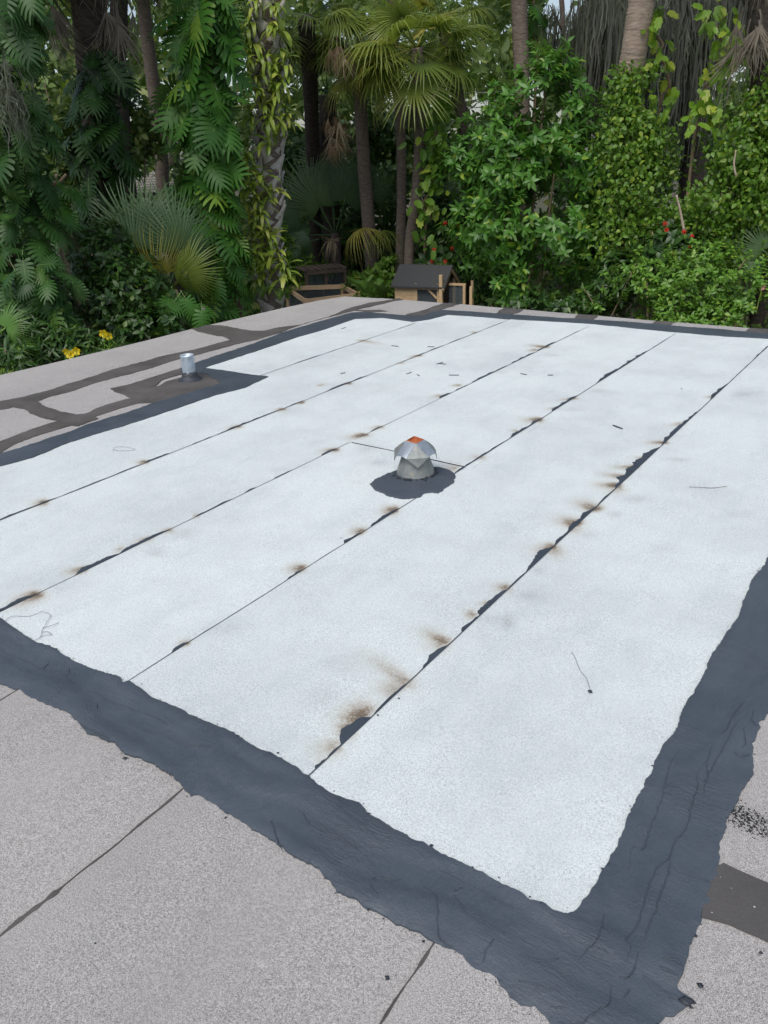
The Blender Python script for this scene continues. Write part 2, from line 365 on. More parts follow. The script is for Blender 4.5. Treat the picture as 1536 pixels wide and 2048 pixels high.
left = PX([(690, 592), (640, 600), (560, 617), (470, 638), (390, 656), (300, 679), (200, 703), (100, 727), (0, 750)])
left[:, 1] += 0.0
farl = PX([(690, 592), (760, 596), (900, 606), (1100, 623), (1300, 640), (1536, 658)])
fd = farl[-1] - farl[1]; fd /= np.linalg.norm(fd)
XR = 3.2
far_end = farl[-1] + fd * ((XR - farl[-1][0]) / fd[0])
def far_y(x): return np.interp(x, np.append(farl[:, 0], XR), np.append(farl[:, 1], far_end[1]))
def left_x(y): return np.interp(y, left[::-1, 1], left[::-1, 0])
outline = [left[0]] + list(left[1:]) + [np.array([left[-1][0] - 0.05, -3.0]), np.array([XR, -3.0]), far_end] + list(farl[:0:-1])
outline = np.array(outline)[::-1]                       # counter-clockwise seen from above
if np.sum(outline[:, 0] * np.roll(outline[:, 1], -1) - np.roll(outline[:, 0], -1) * outline[:, 1]) < 0: outline = outline[::-1]
house = thing('building', 'low building whose flat grey and white sheeted roof fills the foreground', 'building', (-2.0, 3.0, GROUND))
zc = lambda z: (lambda x, y: np.full(len(x), z))
roof = slab('roof', outline, zc(-0.012), 0.22, M_FASC, house)
cen = outline.mean(0); wl = cen + (outline - cen) * 0.95
wv = [(*p, GROUND) for p in wl] + [(*p, -0.21) for p in wl]; k = len(wl)
obj('wall', wv, [(i, (i + 1) % k, k + (i + 1) % k, k + i) for i in range(k)], M_STUC, house, smooth=False)

def wob(x, y, s, seed=0.0):
    return (np.sin(x * s + seed) * np.cos(y * s * 1.3 + seed * 2) + 0.6 * np.sin(x * s * 2.3 + y * s * 1.7 + seed) + 0.4 * np.sin(y * s * 4.1 - x * s * 3.2 + seed * 3)) / 2.0

# old grey cap sheets, laid side by side along the seams
def bare(x, y):
    c = P(1500, 1640)[:2]; a = np.exp(-(((x - c[0]) / 0.24) ** 2 + ((y - c[1]) / 0.10) ** 2)) * 0.56
    c = P(1536, 1570)[:2]; return np.maximum(a, 0.34 * np.exp(-(((x - c[0]) / 0.3) ** 2 + ((y - c[1]) / 0.16) ** 2)))
gx = [None] + [t * H for t in (-3.5, -2.93, -2.42, -1.92, -1.43, -0.918, -0.399, 0.12, 0.64, 1.16)] + [XR - 0.01]
for i in range(len(gx) - 1):
    x1 = gx[i + 1]
    if i == 0:
        lp = [(p[0] + 0.004, p[1]) for p in left[1:]]
        poly = [(x1 + 0.05, -2.99), (x1 + 0.05, far_y(x1) - 0.006)] + [(farl[1][0], farl[1][1] - 0.006), (left[0][0] + 0.01, left[0][1] - 0.02)] + lp + [(left[-1][0] - 0.04, -2.99)]
        x0 = -7.3
    else:
        x0 = gx[i]
        lf = ragged([(x0, -2.99), (x0, far_y(x0) - 0.006)], 0.05, 0.0022, closed=False)[::-1]
        poly = [(x1 + 0.05, -2.99), (x1 + 0.05, far_y(min(x1 + 0.05, XR)) - 0.006)] + [tuple(p) for p in lf]
        if i == len(gx) - 2: poly[0] = (x1, -2.99); poly[1] = (x1, far_y(x1) - 0.006)
    zf = (lambda a, b: (lambda x, y: -0.0045 + 0.0045 * np.clip((b - x) / (b - a), -0.1, 1)))(x0, x1)
    nr = -0.5 < x1 < 0.5
    slab('grey_cap_sheet', poly, zf, 0.005, M_GREY, roof, attrs={'dirt': bare}, grid=0.05 if i in (7, 8) else None)

# ---- new white cap sheets
XA = [t * H for t in (-2.747, -2.267, -1.755, -1.254, -0.753, -0.261)]
YN = 0.758 * H
fin = PX([(895, 631), (945, 634), (1030, 640), (1181, 649), (1347, 666), (1446, 674), (1536, 679)])
def fin_y(x): return np.interp(x, fin[:, 0], fin[:, 1])
SC = []
def sc_list(sx, ox, oy, L):
    for (a, b, c, d, wd, st) in L: SC.append((ox + a / sx, oy + b / sx, ox + c / sx, oy + d / sx, wd / sx, st))
sc_list(2.577, 940, 700, [(1000, 480, 880, 482, 11, .95), (840, 605, 690, 615, 13, .7), (785, 655, 630, 640, 16, .65), (755, 702, 600, 700, 19, .95), (765, 718, 680, 760, 22, .4), (645, 822, 515, 768, 22, .95),
    (545, 902, 425, 855, 28, .95), (425, 1018, 300, 1065, 26, .7), (430, 1040, 500, 1095, 26, .45), (190, 1230, 95, 1225, 20, .75), (1085, 382, 990, 405, 10, .45), (890, 560, 815, 553, 8, .5), (1245, 245, 1195, 250, 8, .6),
    (355, 362, 245, 368, 22, .9), (245, 420, 200, 428, 12, .5), (535, 253, 440, 266, 8, .75), (440, 303, 380, 313, 7, .6), (60, 560, -20, 545, 14, .45), (540, 930, 600, 950, 26, .4)])
sc_list(3.072, 540, 1200, [(1062, 258, 890, 160, 30, .7), (1040, 275, 960, 340, 42, .45), (1245, 92, 1175, 88, 24, .75), (820, 500, 540, 300, 30, .55), (775, 560, 640, 480, 70, .5), (560, 720, 420, 640, 95, 1.0), (480, 800, 370, 840, 60, .8),
    (400, 900, 210, 970, 62, .5), (325, 985, 260, 975, 35, .4), (1320, 30, 1280, 10, 20, .5)])
sc_list(5.908, 700, 840, [(530, 1075, 300, 1068, 66, .95), (100, 195, -60, 205, 32, .8), (1240, 580, 1080, 560, 60, .45)])
sc_list(1.0, 0, 0, [(724, 1064, 692, 1061, 9, .8), (604, 1139, 565, 1135, 9, .85), (374, 1290, 352, 1284, 7, .6), (1090, 695, 1046, 689, 5, .95), (880, 792, 860, 799, 5, .5), (760, 855, 735, 863, 5, .6), (727, 871, 686, 882, 7, .95), (672, 901, 632, 905, 5, .9),
    (167, 1141, 118, 1147, 7, 1.0), (243, 1100, 224, 1101, 6, .5), (72, 1192, 5, 1222, 13, .9), (341, 1061, 316, 1071, 6, .5), (394, 1033, 383, 1035, 5, .7), (296, 1079, 256, 1094, 6, .55), (700, 768, 683, 770, 4, .9), (606, 807, 592, 806, 4, .9), (566, 819, 548, 825, 5, .8),
    (478, 854, 446, 862, 5, .7), (292, 925, 266, 931, 6, .85), (90, 1006, 56, 1013, 8, .85), (838, 712, 808, 718, 4, .8), (950, 665, 935, 668, 3, .6), (725, 682, 775, 692, 4, .5), (918, 771, 895, 775, 4, .6), (1070, 700, 1052, 706, 4, .6), (800, 728, 815, 722, 3, .5), (640, 772, 655, 766, 3, .5)])
SCW = []
for u0, v0, u1, v1, wd, st in SC:
    a, b = P(u0, v0)[:2], P(u1, v1)[:2]; c, d = P(u0, v0 - wd / 2)[:2], P(u0, v0 + wd / 2)[:2]
    e = P(u0 + wd / 2, v0)[:2] - P(u0 - wd / 2, v0)[:2]
    SCW.append((a, b, 0.5 * min(np.linalg.norm(c - d), 2.5 * np.linalg.norm(e)) * 1.3 + 0.009, min(1.0, st * 1.15)))
DT = []
for u, v, r, ry, st in [(1015, 1245, 12, 14, 1.0), (985, 1240, 34, 9, .5), (311, 1107, 20, 9, .6), (369, 1069, 30, 11, .45), (1270, 999, 34, 8, .6), (1231, 1031, 13, 7, .7), (1355, 921, 26, 4, .7), (1196, 783, 20, 5, .6), (1173, 1072, 24, 8, .4), (1076, 1142, 16, 10, .55),
        (1056, 1193, 30, 9, .55), (734, 899, 22, 8, .5), (760, 926, 16, 5, .5), (895, 934, 20, 8, .95), (1105, 712, 14, 3, .6), (1000, 745, 14, 3, .5), (640, 1395, 60, 30, .3), (700, 1330, 60, 26, .35), (1490, 790, 20, 5, .6), (1480, 1030, 30, 8, .4), (560, 940, 24, 6, .35), (1150, 820, 30, 5, .35), (440, 1260, 50, 12, .25), (1330, 1100, 40, 10, .3)]:
    c = P(u, v)[:2]; ex = (P(u + r, v)[:2] - c); ey = (P(u, v - ry)[:2] - c); DT.append((c, np.linalg.inv(np.column_stack([ex, ey])), st))
def scorch(x, y):
    q = np.column_stack([x, y]); s = np.zeros(len(q))
    for a, b, wd, st in SCW:
        d = b - a; L2 = d @ d; r = q - a; t = (r @ d) / L2; pr = np.abs(r[:, 0] * d[1] - r[:, 1] * d[0]) / math.sqrt(L2)
        fall = np.where(t < 0, np.exp(-(t / 0.18) ** 2), np.clip(1 - t / 1.15, 0, 1) ** 1.7)
        s = np.maximum(s, 0.92 * st * fall * np.exp(-(pr / (wd * (1 + 0.5 * np.clip(t, 0, 1)))) ** 2))
    return s
def dirt(x, y):
    q = np.column_stack([x, y]); s = np.zeros(len(q))
    for c, iv, st in DT: l = (q - c) @ iv.T; s = np.maximum(s, 0.5 * st * np.exp(-(l ** 2).sum(1)))
    return s
AT = {'scorch': scorch, 'dirt': dirt}
def und(x, y): return 0.0016 * wob(x, y, 5.2, 0.7)
def wz(a, b): return lambda x, y: 0.0044 + und(x, y) + 0.0013 * np.clip((b - x) / (b - a), -0.5, 1) 
def wsheet(x0, x1, y0, y1, lab, zf=None):
    lf = ragged([(x0, y0), (x0, y1)], 0.06, 0.0016, closed=False)[::-1]
    poly = [(x1 + 0.05, y0), (x1 + 0.05, y1)] + [tuple(p) for p in lf]
    o = slab('white_cap_sheet', poly, zf or wz(x0, x1), 0.0042, M_WHITE, roof, grid=0.022, attrs=AT); o['label'] = lab; return o
s0 = np.array([P(408, 741)[:2] + (-0.06, -0.05), P(531, 757)[:2] + (0.03, -0.06), (XA[0] + 0.05, P(827, 645)[1] + 0.1), P(721, 634)[:2] + (-0.06, 0.08)])
slab('white_cap_sheet', s0, wz(s0[0, 0], XA[0]), 0.0042, M_WHITE, roof, grid=0.03, attrs=AT)['label'] = 'short white roof sheet beside the metal pipe'
YC = 2.18 * H
for i in range(5):
    a, b = XA[i], XA[i + 1]; yf = fin_y((a + b) / 2) + (0.10 if i else 0.02)
    if i == 2:
        wsheet(a, b, YN - 0.05, YC + 0.06, 'near white roof sheet in front of the cross joint')
        zx = lambda x, y, f=wz(a, b): f(x, y) + 0.0042 * np.clip(1 - (y - YC) / 0.35, 0, 1); wsheet(a, b, YC, yf, 'far white roof sheet behind the cross joint', zx)
    else:
        wsheet(a, b, YN - 0.05 if i != 4 else YN - 0.05, yf, ['white roof sheet along the left cement band', 'second white roof sheet from the left band', '', 'white roof sheet holding the faceted vent edge', 'white roof sheet beside the right cement band'][i])

# ---- bitumen that oozed out along the laps
def u_to_y(x, us):
    ys = np.linspace(0.3, 9.5, 400); pts = np.column_stack([np.full(400, x), ys, np.zeros(400)]) - EYE
    c = pts @ CAM; uu = CX - FPX * c[:, 0] / c[:, 2]; return np.interp(us, uu, ys)
def bleed(x, spans, z, name='bitumen_bleed', mat=M_RIDGE, side=-1, par=None):
    for u0, u1, wd in spans:
        V, F = [], []
        y0, y1 = u_to_y(x, [u0, u1]); y0, y1 = min(y0, y1), max(y0, y1); n = max(8, int((y1 - y0) / 0.013))
        t = np.linspace(0, 1, n); env = np.clip(np.minimum(t, 1 - t) * 5, 0, 1) ** 0.7
        w1 = np.interp(t, np.linspace(0, 1, max(5, n // 4)), rng.uniform(0.3, 1.0, max(5, n // 4))); w2 = rng.uniform(0.86, 1.1, n)
        ww = np.maximum(wd * env * w1 * w2, 0.0012); yy = y0 + t * (y1 - y0)
        b = len(V)
        for q in range(n):
            for f, h in ((0, 1.0), (0.55, 1.0), (0.9, 0.75), (1.05, 0.0)): V.append((x + 0.004 + side * f * (ww[q] + 0.004), yy[q], z + (0.0034 if wd > 0.004 else 0.0016) * h))
        for q in range(n - 1):
            for j in range(3): F.append((b + q * 4 + j, b + q * 4 + j + 1, b + q * 4 + j + 5, b + q * 4 + j + 4)[::-1])
        V = np.array(V); V[:, 2] += und(V[:, 0], V[:, 1]) + 0.0002
        obj(name, V, F, mat, roof, smooth=True)
L_, M_, S_ = 0.054, 0.036, 0.018
thin = 0.0045
bleed(XA[4], [(600, 1560, thin), (1506, 1540, S_), (1470, 1500, 0.01), (1421, 1456, M_), (1322, 1398, M_), (1231, 1320, L_ * 1.1), (1110, 1192, M_), (1052, 1107, M_ * 1.15), (979, 1014, M_), (960, 995, M_), (924, 958, S_ * 1.3), (846, 896, M_ * 0.9), (748, 812, S_), (683, 742, L_ * 0.9), (655, 690, 0.008), (631, 652, S_), (1014, 1052, 0.008), (1192, 1231, 0.016)], 0.005)
bleed(XA[3], [(700, 1350, thin), (1300, 1340, 0.01), (1192, 1300, M_ * 1.3), (1103, 1157, M_), (1019, 1087, M_), (900, 1012, 0.022), (742, 800, L_ * 0.85), (689, 722, M_ * 0.8), (575, 604, S_), (344, 376, S_ * 1.2), (240, 745, 0.0035)], 0.005)
bleed(XA[2], [(880, 1178, thin), (1128, 1160, 0.014), (1075, 1115, M_), (1022, 1070, M_), (990, 1015, S_), (943, 996, M_), (910, 938, S_), (880, 903, M_), (740, 765, S_ * 1.4), (700, 740, thin), (643, 672, S_ * 1.3), (548, 583, S_), (392, 464, M_ * 0.8), (490, 512, S_), (239, 341, M_ * 0.9), (150, 240, L_ * 0.75), (-40, 72, M_), (-60, 880, 0.0035)], 0.005)
bleed(XA[1], [(-60, 1015, thin), (970, 1010, 0.012), (895, 965, 0.02), (820, 890, 0.022), (800, 830, 0.012), (647, 740, M_), (568, 610, S_ * 1.4), (433, 566, M_), (380, 430, S_), (293, 340, L_), (120, 290, S_), (-40, 116, L_ * 0.7)], 0.005)
bleed(XA[0], [(520, 832, thin), (585, 645, 0.022), (650, 690, 0.012), (700, 760, 0.01), (790, 830, 0.012)], 0.005)
cs = []
for t in np.linspace(0, 1, 40): cs.append((XA[2] + 0.02 + t * (XA[3] - XA[2] - 0.02), YC - 0.004 + 0.004 * math.sin(t * 5), 0.0084))
v, f = tube(cs, 0.0032, 5); obj('bitumen_bleed', v, f, M_BIT, roof)
# old seams in the grey sheets in front
def bleed_old(x, ya, yb, spans):
    V, F = [], []; n = 160; yy = np.linspace(ya, yb, n); wd = np.full(n, 0.003)
    for c, s, a in spans: wd += a * np.exp(-((yy - c) / s) ** 2)
    wd *= rng.uniform(0.75, 1.15, n); cx = x + 0.003 * np.sin(yy * 9) + 0.0015 * np.sin(yy * 31)
    for q in range(n):
        for f, h in ((-0.6, 0.0), (-0.35, 1), (0.35, 1), (0.6, 0.0)): V.append((cx[q] + f * wd[q], yy[q], 0.0004 + 0.0022 * h))
    for q in range(n - 1):
        for j in range(3): F.append((q * 4 + j, q * 4 + j + 1, q * 4 + j + 5, q * 4 + j + 4))
    obj('old_seam_bitumen', V, F, M_OLD, roof)
def yv(u, v): return P(u, v)[1]
bleed_old(-0.918 * H, -0.5, yv(372, 1578), [(yv(340, 1600), .05, .008), (yv(285, 1645), .05, .006), (yv(108, 1783), .02, .012), (yv(55, 1830), .06, .012), (yv(200, 1710), .06, .004)])
bleed_old(-0.399 * H, -0.5, yv(866, 1886), [(yv(845, 1920), .03, .007), (yv(780, 2020), .05, .004)])
bleed_old(-1.43 * H, 0.4, yv(40, 1380), [(1.0, .1, .002)])

# ---- weathered brown cement over the old seams
def oldc(pts, amp=0.006, step=0.03, mat=M_OLD, hole=None, z=0.0030, grid=None):
    return slab('weathered_cement_patch', ragged(PX(pts), step, amp), lambda x, y: np.full(len(x), z), 0.004, mat, roof, hole=None if hole is None else ragged(PX(hole), 0.04, 0.005), grid=grid)
def z0(p): return [(x / 2.844, 580 + y / 2.844) for x, y in p]
oldc([(-70, 823), (0, 803), (40, 795), (88, 782), (148, 765), (197, 749), (267, 728), (334, 710), (387, 700), (440, 686), (500, 670), (548, 657), (600, 650), (655, 634), (695, 618), (740, 606), (795, 597), (806, 600), (788, 602), (730, 616), (680, 629), (616, 645), (564, 664), (528, 675), (477, 688), (397, 709), (353, 720), (291, 740), (200, 764), (150, 781), (105, 792), (76, 802), (25, 815), (0, 820), (-70, 840)], 0.010)
oldc([(386, 658), (420, 650), (455, 652), (470, 656), (500, 662), (535, 663), (548, 661), (520, 676), (470, 684), (445, 673), (400, 664)], 0.012, z=0.0036)
oldc(z0([(60, 668), (130, 678), (200, 712), (330, 746), (430, 780), (560, 735), (480, 700), (450, 705), (350, 690), (250, 655), (215, 628), (120, 640)]), 0.010, z=0.0041)
oldc(z0([(-200, 985), (0, 925), (75, 880), (180, 840), (340, 790), (400, 770), (540, 725), (640, 690), (700, 672), (780, 650), (910, 640), (850, 615), (770, 610), (700, 625), (600, 655), (500, 697), (420, 720), (330, 745), (200, 785), (100, 820), (0, 855), (-200, 905)]), 0.010, z=0.0036)
oldc(z0([(630, 560), (740, 538), (870, 498), (1040, 440), (1120, 455), (1245, 520), (1250, 545), (1140, 575), (1040, 605), (910, 643), (780, 640), (720, 600), (660, 580)]), 0.008, z=0.0047, hole=z0([(830, 555), (885, 545), (925, 512), (1030, 482), (1040, 497), (950, 522), (905, 548)]))
for q in ([(800, 634), (850, 618), (890, 606), (919, 608), (880, 620), (838, 636)], [(986, 628), (1009, 615), (1042, 619), (1024, 631)], [(1140, 640), (1158, 628), (1198, 631), (1181, 642)], [(1298, 652), (1314, 642), (1352, 644), (1337, 655)], [(1483, 668), (1505, 656), (1545, 659), (1540, 672)]):
    oldc(q, 0.016, z=0.0030)
oldc([(707, 621), (760, 620), (776, 623), (740, 625)], 0.006, z=0.0036)
# right-hand dark patch beside the near corner
oldc([(1425, 1740), (1448, 1728), (1540, 1768), (1760, 1850), (1760, 1900), (1540, 1812), (1470, 1784), (1420, 1768)], 0.002, mat=M_OLD2, z=0.0030)
oldc([(1405, 1835), (1420, 1762), (1470, 1779), (1540, 1806), (1760, 1893), (1760, 1985), (1540, 1886), (1460, 1850)], 0.002, mat=M_OLD2, z=0.0042)

# ---- fresh blue-grey cement bands
def inwhite(x, y):
    d = np.minimum(np.minimum(XA[5] - x, y - YN), fin_y(x) - y + 0.02); return np.clip((d + 0.07) / 0.09, 0, 1)
def bandz(x, y):
    t = inwhite(x, y); return 0.0075 + 0.0085 * t * t * (3 - 2 * t) + 0.0012 * wob(x, y, 11) + 0.0007 * wob(x, y, 37, 2.0) + np.where(y < YN + 0.03, 0.0055 * np.clip(np.sin(y * 34 + 1.6 * np.sin(x * 3.1) + 0.7 * np.sin(x * 11)), -0.2, 0.8), 0.0055 * np.clip(np.sin(x * 36 + 1.8 * np.sin(y * 4) + 0.6 * np.sin(y * 13)), -0.2, 0.8)) + 0.0042 * np.clip(wob(x, y, 6.5, 1.1), -0.1, 0.6)
near_in = [(-120, 1172), (-60, 1207), (0, 1239), (39, 1269), (70, 1287), (116, 1304), (155, 1329), (197, 1346), (243, 1362), (248, 1369), (260, 1366), (302, 1397), (348, 1417), (404, 1441), (464, 1468), (513, 1499), (540, 1509), (592, 1542), (615, 1556), (660, 1591), (719, 1607), (739, 1630), (781, 1656), (845, 1692), (894, 1720), (964, 1750), (1036, 1789), (1056, 1804), (1085, 1813), (1117, 1830), (1134, 1836), (1163, 1820), (1173, 1800), (1196, 1755), (1218, 1725), (1244, 1670), (1251, 1644), (1270, 1605), (1293, 1560), (1326, 1494), (1355, 1459), (1378, 1406), (1400, 1370), (1420, 1325), (1450, 1275), (1475, 1240), (1491, 1200), (1503, 1166), (1536, 1119), (1590, 1020), (1680, 860)]
near_out = [(-120, 1310), (0, 1368), (37, 1382), (73, 1402), (135, 1426), (157, 1446), (179, 1466), (223, 1481), (256, 1510), (292, 1528), (329, 1545), (343, 1559), (369, 1581), (383, 1592), (398, 1589), (420, 1603), (453, 1625), (500, 1658), (570, 1706), (636, 1745), (681, 1788), (744, 1823), (800, 1851), (842, 1870), (870, 1888), (912, 1900), (943, 1931), (988, 1952), (1002, 1977), (1036, 2010), (1072, 2022), (1101, 2043), (1130, 2075), (1250, 2085), (1309, 2048), (1348, 2031), (1384, 2005), (1355, 1983), (1352, 1966), (1365, 1934), (1381, 1882), (1397, 1849), (1420, 1784), (1440, 1732), (1443, 1690), (1466, 1634), (1492, 1576), (1502, 1543), (1508, 1488), (1521, 1442), (1540, 1424), (1600, 1330), (1740, 1080)]
ni = ragged(np.concatenate([PX(near_in), [(XA[5], 6.6), (XA[5] - 0.01, 8.25)]]), 0.010, 0.0036, closed=False); no = ragged(np.concatenate([PX(near_out), [(XA[5] + 0.27, 6.2), (XA[5] + 0.25, 8.30)]]), 0.010, 0.0048, closed=False)
band = slab('cement_band', np.concatenate([no, ni[::-1]]), bandz, 0.0075, M_CEM, roof, grid=0.014, edge=0.035); band['label'] = 'wide blue-grey cement band along the near and right edges'
far_out = [(-70, 938), (0, 910), (53, 894), (95, 881), (176, 852), (288, 816), (320, 805), (366, 791), (401, 780), (442, 769), (437, 762), (415, 750), (366, 746), (362, 738), (400, 725), (455, 706), (510, 688), (562, 668), (637, 645), (702, 627), (731, 626), (802, 632), (838, 634), (867, 625), (888, 622), (945, 625), (1030, 631), (1130, 638), (1247, 645), (1380, 656), (1536, 669), (1700, 684)]
far_in = [(-70, 955), (0, 935), (70, 916), (141, 886), (200, 868), (246, 854), (302, 837), (373, 812), (436, 791), (492, 777), (531, 758), (537, 755), (499, 751), (455, 744), (408, 738), (455, 722), (517, 702), (590, 678), (656, 658), (709, 639), (766, 637), (827, 645), (856, 641), (895, 631), (945, 634), (1030, 640), (1181, 649), (1347, 666), (1446, 674), (1536, 679), (1700, 695)]
fi = ragged(np.concatenate([PX(far_in)[:-1], [(-0.9, PX(far_in)[-2][1] + 0.01), (XA[5] + 0.24, PX(far_in)[-2][1] + 0.02)]]), 0.02, 0.005, closed=False); fo = ragged(np.concatenate([PX(far_out)[:-1], [(-0.9, PX(far_out)[-2][1] + 0.01), (XA[5] + 0.24, PX(far_out)[-2][1] + 0.03)]]), 0.02, 0.007, closed=False)
slab('cement_band', np.concatenate([fi, fo[::-1]]), lambda x, y: 0.0125 + 0.001 * wob(x, y, 9), 0.011, M_CEM, roof, grid=0.05)['label'] = 'narrow blue-grey cement band along the left and far edges'
# trowel laps: low ridges where one stroke of cement ends on another
LAPS = []
def laps(sx, ox, oy, L):
    for l in L: LAPS.append([(ox + a / sx, oy + b / sx) for a, b in l])
laps(2.844, 0, 1000, [[(0, 860), (120, 900), (240, 960), (360, 985), (420, 1045), (550, 1095), (620, 1140), (735, 1180), (800, 1205)], [(240, 960), (275, 925)], [(385, 985), (395, 950)], [(550, 1150), (548, 1190)], [(800, 1300), (950, 1345), (1010, 1380), (1100, 1395), (1200, 1405)], [(440, 1260), (520, 1310), (620, 1360)], [(730, 1185), (860, 1225), (960, 1280)]])
laps(2.866, 500, 1600, [[(240, 20), (310, 80), (350, 140), (440, 170), (540, 220), (610, 280), (700, 330)], [(120, 110), (140, 190), (165, 250), (190, 300)], [(690, 470), (720, 435), (800, 450), (870, 455)], [(690, 480), (710, 520), (740, 560)], [(1000, 490), (1060, 540), (1075, 610), (1070, 680), (1080, 780), (1110, 810), (1180, 855)], [(1170, 540), (1200, 580), (1240, 650), (1320, 690), (1400, 735), (1470, 755)], [(1170, 520), (1220, 490)], [(1040, 370), (1150, 430), (1270, 490), (1380, 550), (1440, 580), (1510, 610)], [(1400, 800), (1350, 860), (1335, 930)], [(500, 30), (570, 85), (680, 170)]])
laps(3.072, 1036, 1400, [[(1390, 10), (1330, 80), (1290, 160), (1250, 210)], [(1350, 130), (1280, 260), (1200, 400), (1165, 470), (1140, 580)], [(1190, 290), (1160, 400), (1170, 470)], [(1150, 380), (1110, 440), (1100, 550), (1065, 640), (1055, 720), (1020, 810), (970, 860), (935, 960), (870, 1020), (820, 1100), (780, 1220), (755, 1330), (700, 1420), (665, 1470), (695, 1510), (670, 1590)], [(985, 310), (930, 400), (900, 530), (870, 640), (830, 740), (800, 840), (770, 910), (700, 910), (685, 1070)], [(930, 970), (925, 1060), (890, 1160), (840, 1300), (800, 1400), (770, 1490)], [(740, 1560), (690, 1680), (620, 1700)], [(530, 1310), (510, 1400), (470, 1490), (380, 1570)], [(570, 1740), (555, 1870), (500, 1900), (420, 1960), (330, 1985), (240, 1965)], [(0, 1720), (120, 1755), (260, 1800)], [(200, 1880), (300, 1890)], [(690, 1760), (650, 1830)], [(760, 1680), (860, 1750), (960, 1830)], [(890, 1590), (960, 1600), (1010, 1625)], [(870, 1640), (990, 1690)], [(930, 1020), (1050, 1060), (1190, 1110)], [(1450, 60), (1440, 120), (1480, 150)], [(1380, 170), (1400, 240), (1380, 290)], [(1330, 310), (1370, 340), (1430, 320)], [(0, 1560), (130, 1600), (260, 1580)]])
V, F = [], []
for l in LAPS:
    q = PX(l, 0.012); n = max(8, int(np.linalg.norm(np.diff(q, axis=0), axis=1).sum() / 0.012)); s = spline(np.column_stack([q, np.zeros(len(q))]), n)
    s[:, :2] += rng.normal(0, 0.0014, (n, 2)); s[:, 2] = bandz(s[:, 0], s[:, 1]) + 0.0009
    t = np.linspace(0, 1, n); r = 0.0022 * np.clip(np.minimum(t, 1 - t) * 6, 0.25, 1) * rng.uniform(0.5, 1.3, n)
    v, f = tube(s, r, 5); off = len(V); V += list(v); F += [tuple(i + off for i in q2) for q2 in f]
props(obj('trowel_ridges', V, F, M_LAP, roof), kind='stuff')
# blobs of cement flung past the outer edge
V, F = [], []
def blob(c, r, h, n=9):
    b = len(V); a0 = rng.uniform(0, 6)
    V.append((c[0], c[1], c[2] + h))
    for k in range(n):
        t = a0 + 2 * math.pi * k / n; rr = r * rng.uniform(0.5, 1.2); V.append((c[0] + rr * math.cos(t), c[1] + rr * math.sin(t), c[2]))
    for k in range(n): F.append((b, b + 1 + k, b + 1 + (k + 1) % n))
for l, zz in ((near_in, 0.0085), (near_out, 0.0006)):
    q = PX(l)
    for _ in range(110):
        i = rng.integers(0, len(q) - 1); p = q[i] + (q[i + 1] - q[i]) * rng.uniform(); d = q[i + 1] - q[i]; nn = np.array([-d[1], d[0]]) / (np.linalg.norm(d) + 1e-6)
        p = p + nn * rng.normal(0, 0.011); blob((p[0], p[1], zz), abs(rng.normal(0, 0.0022)) + 0.0010, 0.0012)
props(obj('cement_spatter', V, F, M_BIT, roof), kind='stuff')
# ------------------------------------------------------------------ faceted roof vent in its cement collar
z7 = lambda L: [(700 + x / 5.908, 840 + y / 5.908) for x, y in L]
col_px = z7([(235, 770), (270, 715), (350, 690), (450, 655), (560, 622), (760, 585), (980, 575), (1060, 570), (1200, 610), (1255, 680), (1240, 740), (1180, 790), (1120, 830), (1110, 860), (1040, 890), (980, 872), (880, 895), (830, 935), (700, 955), (600, 950), (520, 935), (400, 900), (300, 840)])
VC = P(700 + 785 / 5.908, 840 + 715 / 5.908)
VC = VC + np.array([*(FWD[:2] * 0.075), 0])           # centre of the base behind its near rim
def colz(x, y):
    r = np.hypot(x - VC[0], y - VC[1]); return 0.015 + 0.018 * np.clip(1 - (r - 0.10) / 0.09, 0, 1) ** 2 + 0.0025 * np.sin(r * 190) * np.clip(1 - (r - 0.12) / 0.12, 0, 1) + 0.001 * wob(x, y, 22)
slab('cement_collar', ragged(PX(col_px), 0.012, 0.006), colz, 0.008, M_CEM, roof, grid=0.013, edge=0.02)['label'] = 'round blue-grey cement collar around the faceted vent'
vent = thing('roof_vent', 'faceted galvanised roof vent with rusty top standing in a cement collar', 'roof vent', (VC[0], VC[1], 0.012))
def lathe(c, prof, n=40):
    V = [(c[0] + r * math.cos(2 * math.pi * k / n), c[1] + r * math.sin(2 * math.pi * k / n), c[2] + z) for r, z in prof for k in range(n)]
    F = [(i * n + k, i * n + (k + 1) % n, (i + 1) * n + (k + 1) % n, (i + 1) * n + k) for i in range(len(prof) - 1) for k in range(n)]
    return V, F
v, f = lathe(VC, [(0.126, 0.005), (0.118, 0.018), (0.113, 0.04), (0.103, 0.075), (0.092, 0.105), (0.083, 0.135), (0.079, 0.175), (0.070, 0.178), (0.070, 0.08)])
obj('base_cone', v, f, M_GALVB, vent)
v, f = lathe(VC, [(0.0005, 0.165), (0.072, 0.16)]); obj('throat_shade_disc', v, f, M_DARKIN, vent)  # dark disc closing the cone, painted as its shaded depth
a0 = math.atan2(-FWD[1], -FWD[0]) + math.radians(3)
def cyl(a, r, z): return np.array([VC[0] + r * math.cos(a), VC[1] + r * math.sin(a), VC[2] + z])
ZT, ZB, ZL = 0.232, 0.160, 0.102
cor = [cyl(a0 + k * math.pi / 2, 0.056, ZT - (0.004 if k == 0 else 0) + 0.006 * (k == 2)) for k in range(4)]
bl = [cyl(a0 + k * math.pi / 2 - math.radians(29), 0.138, ZB) for k in range(4)]; br = [cyl(a0 + k * math.pi / 2 + math.radians(29), 0.138, ZB) for k in range(4)]
tip = [cyl(a0 + k * math.pi / 2, 0.131, ZL) for k in range(4)]
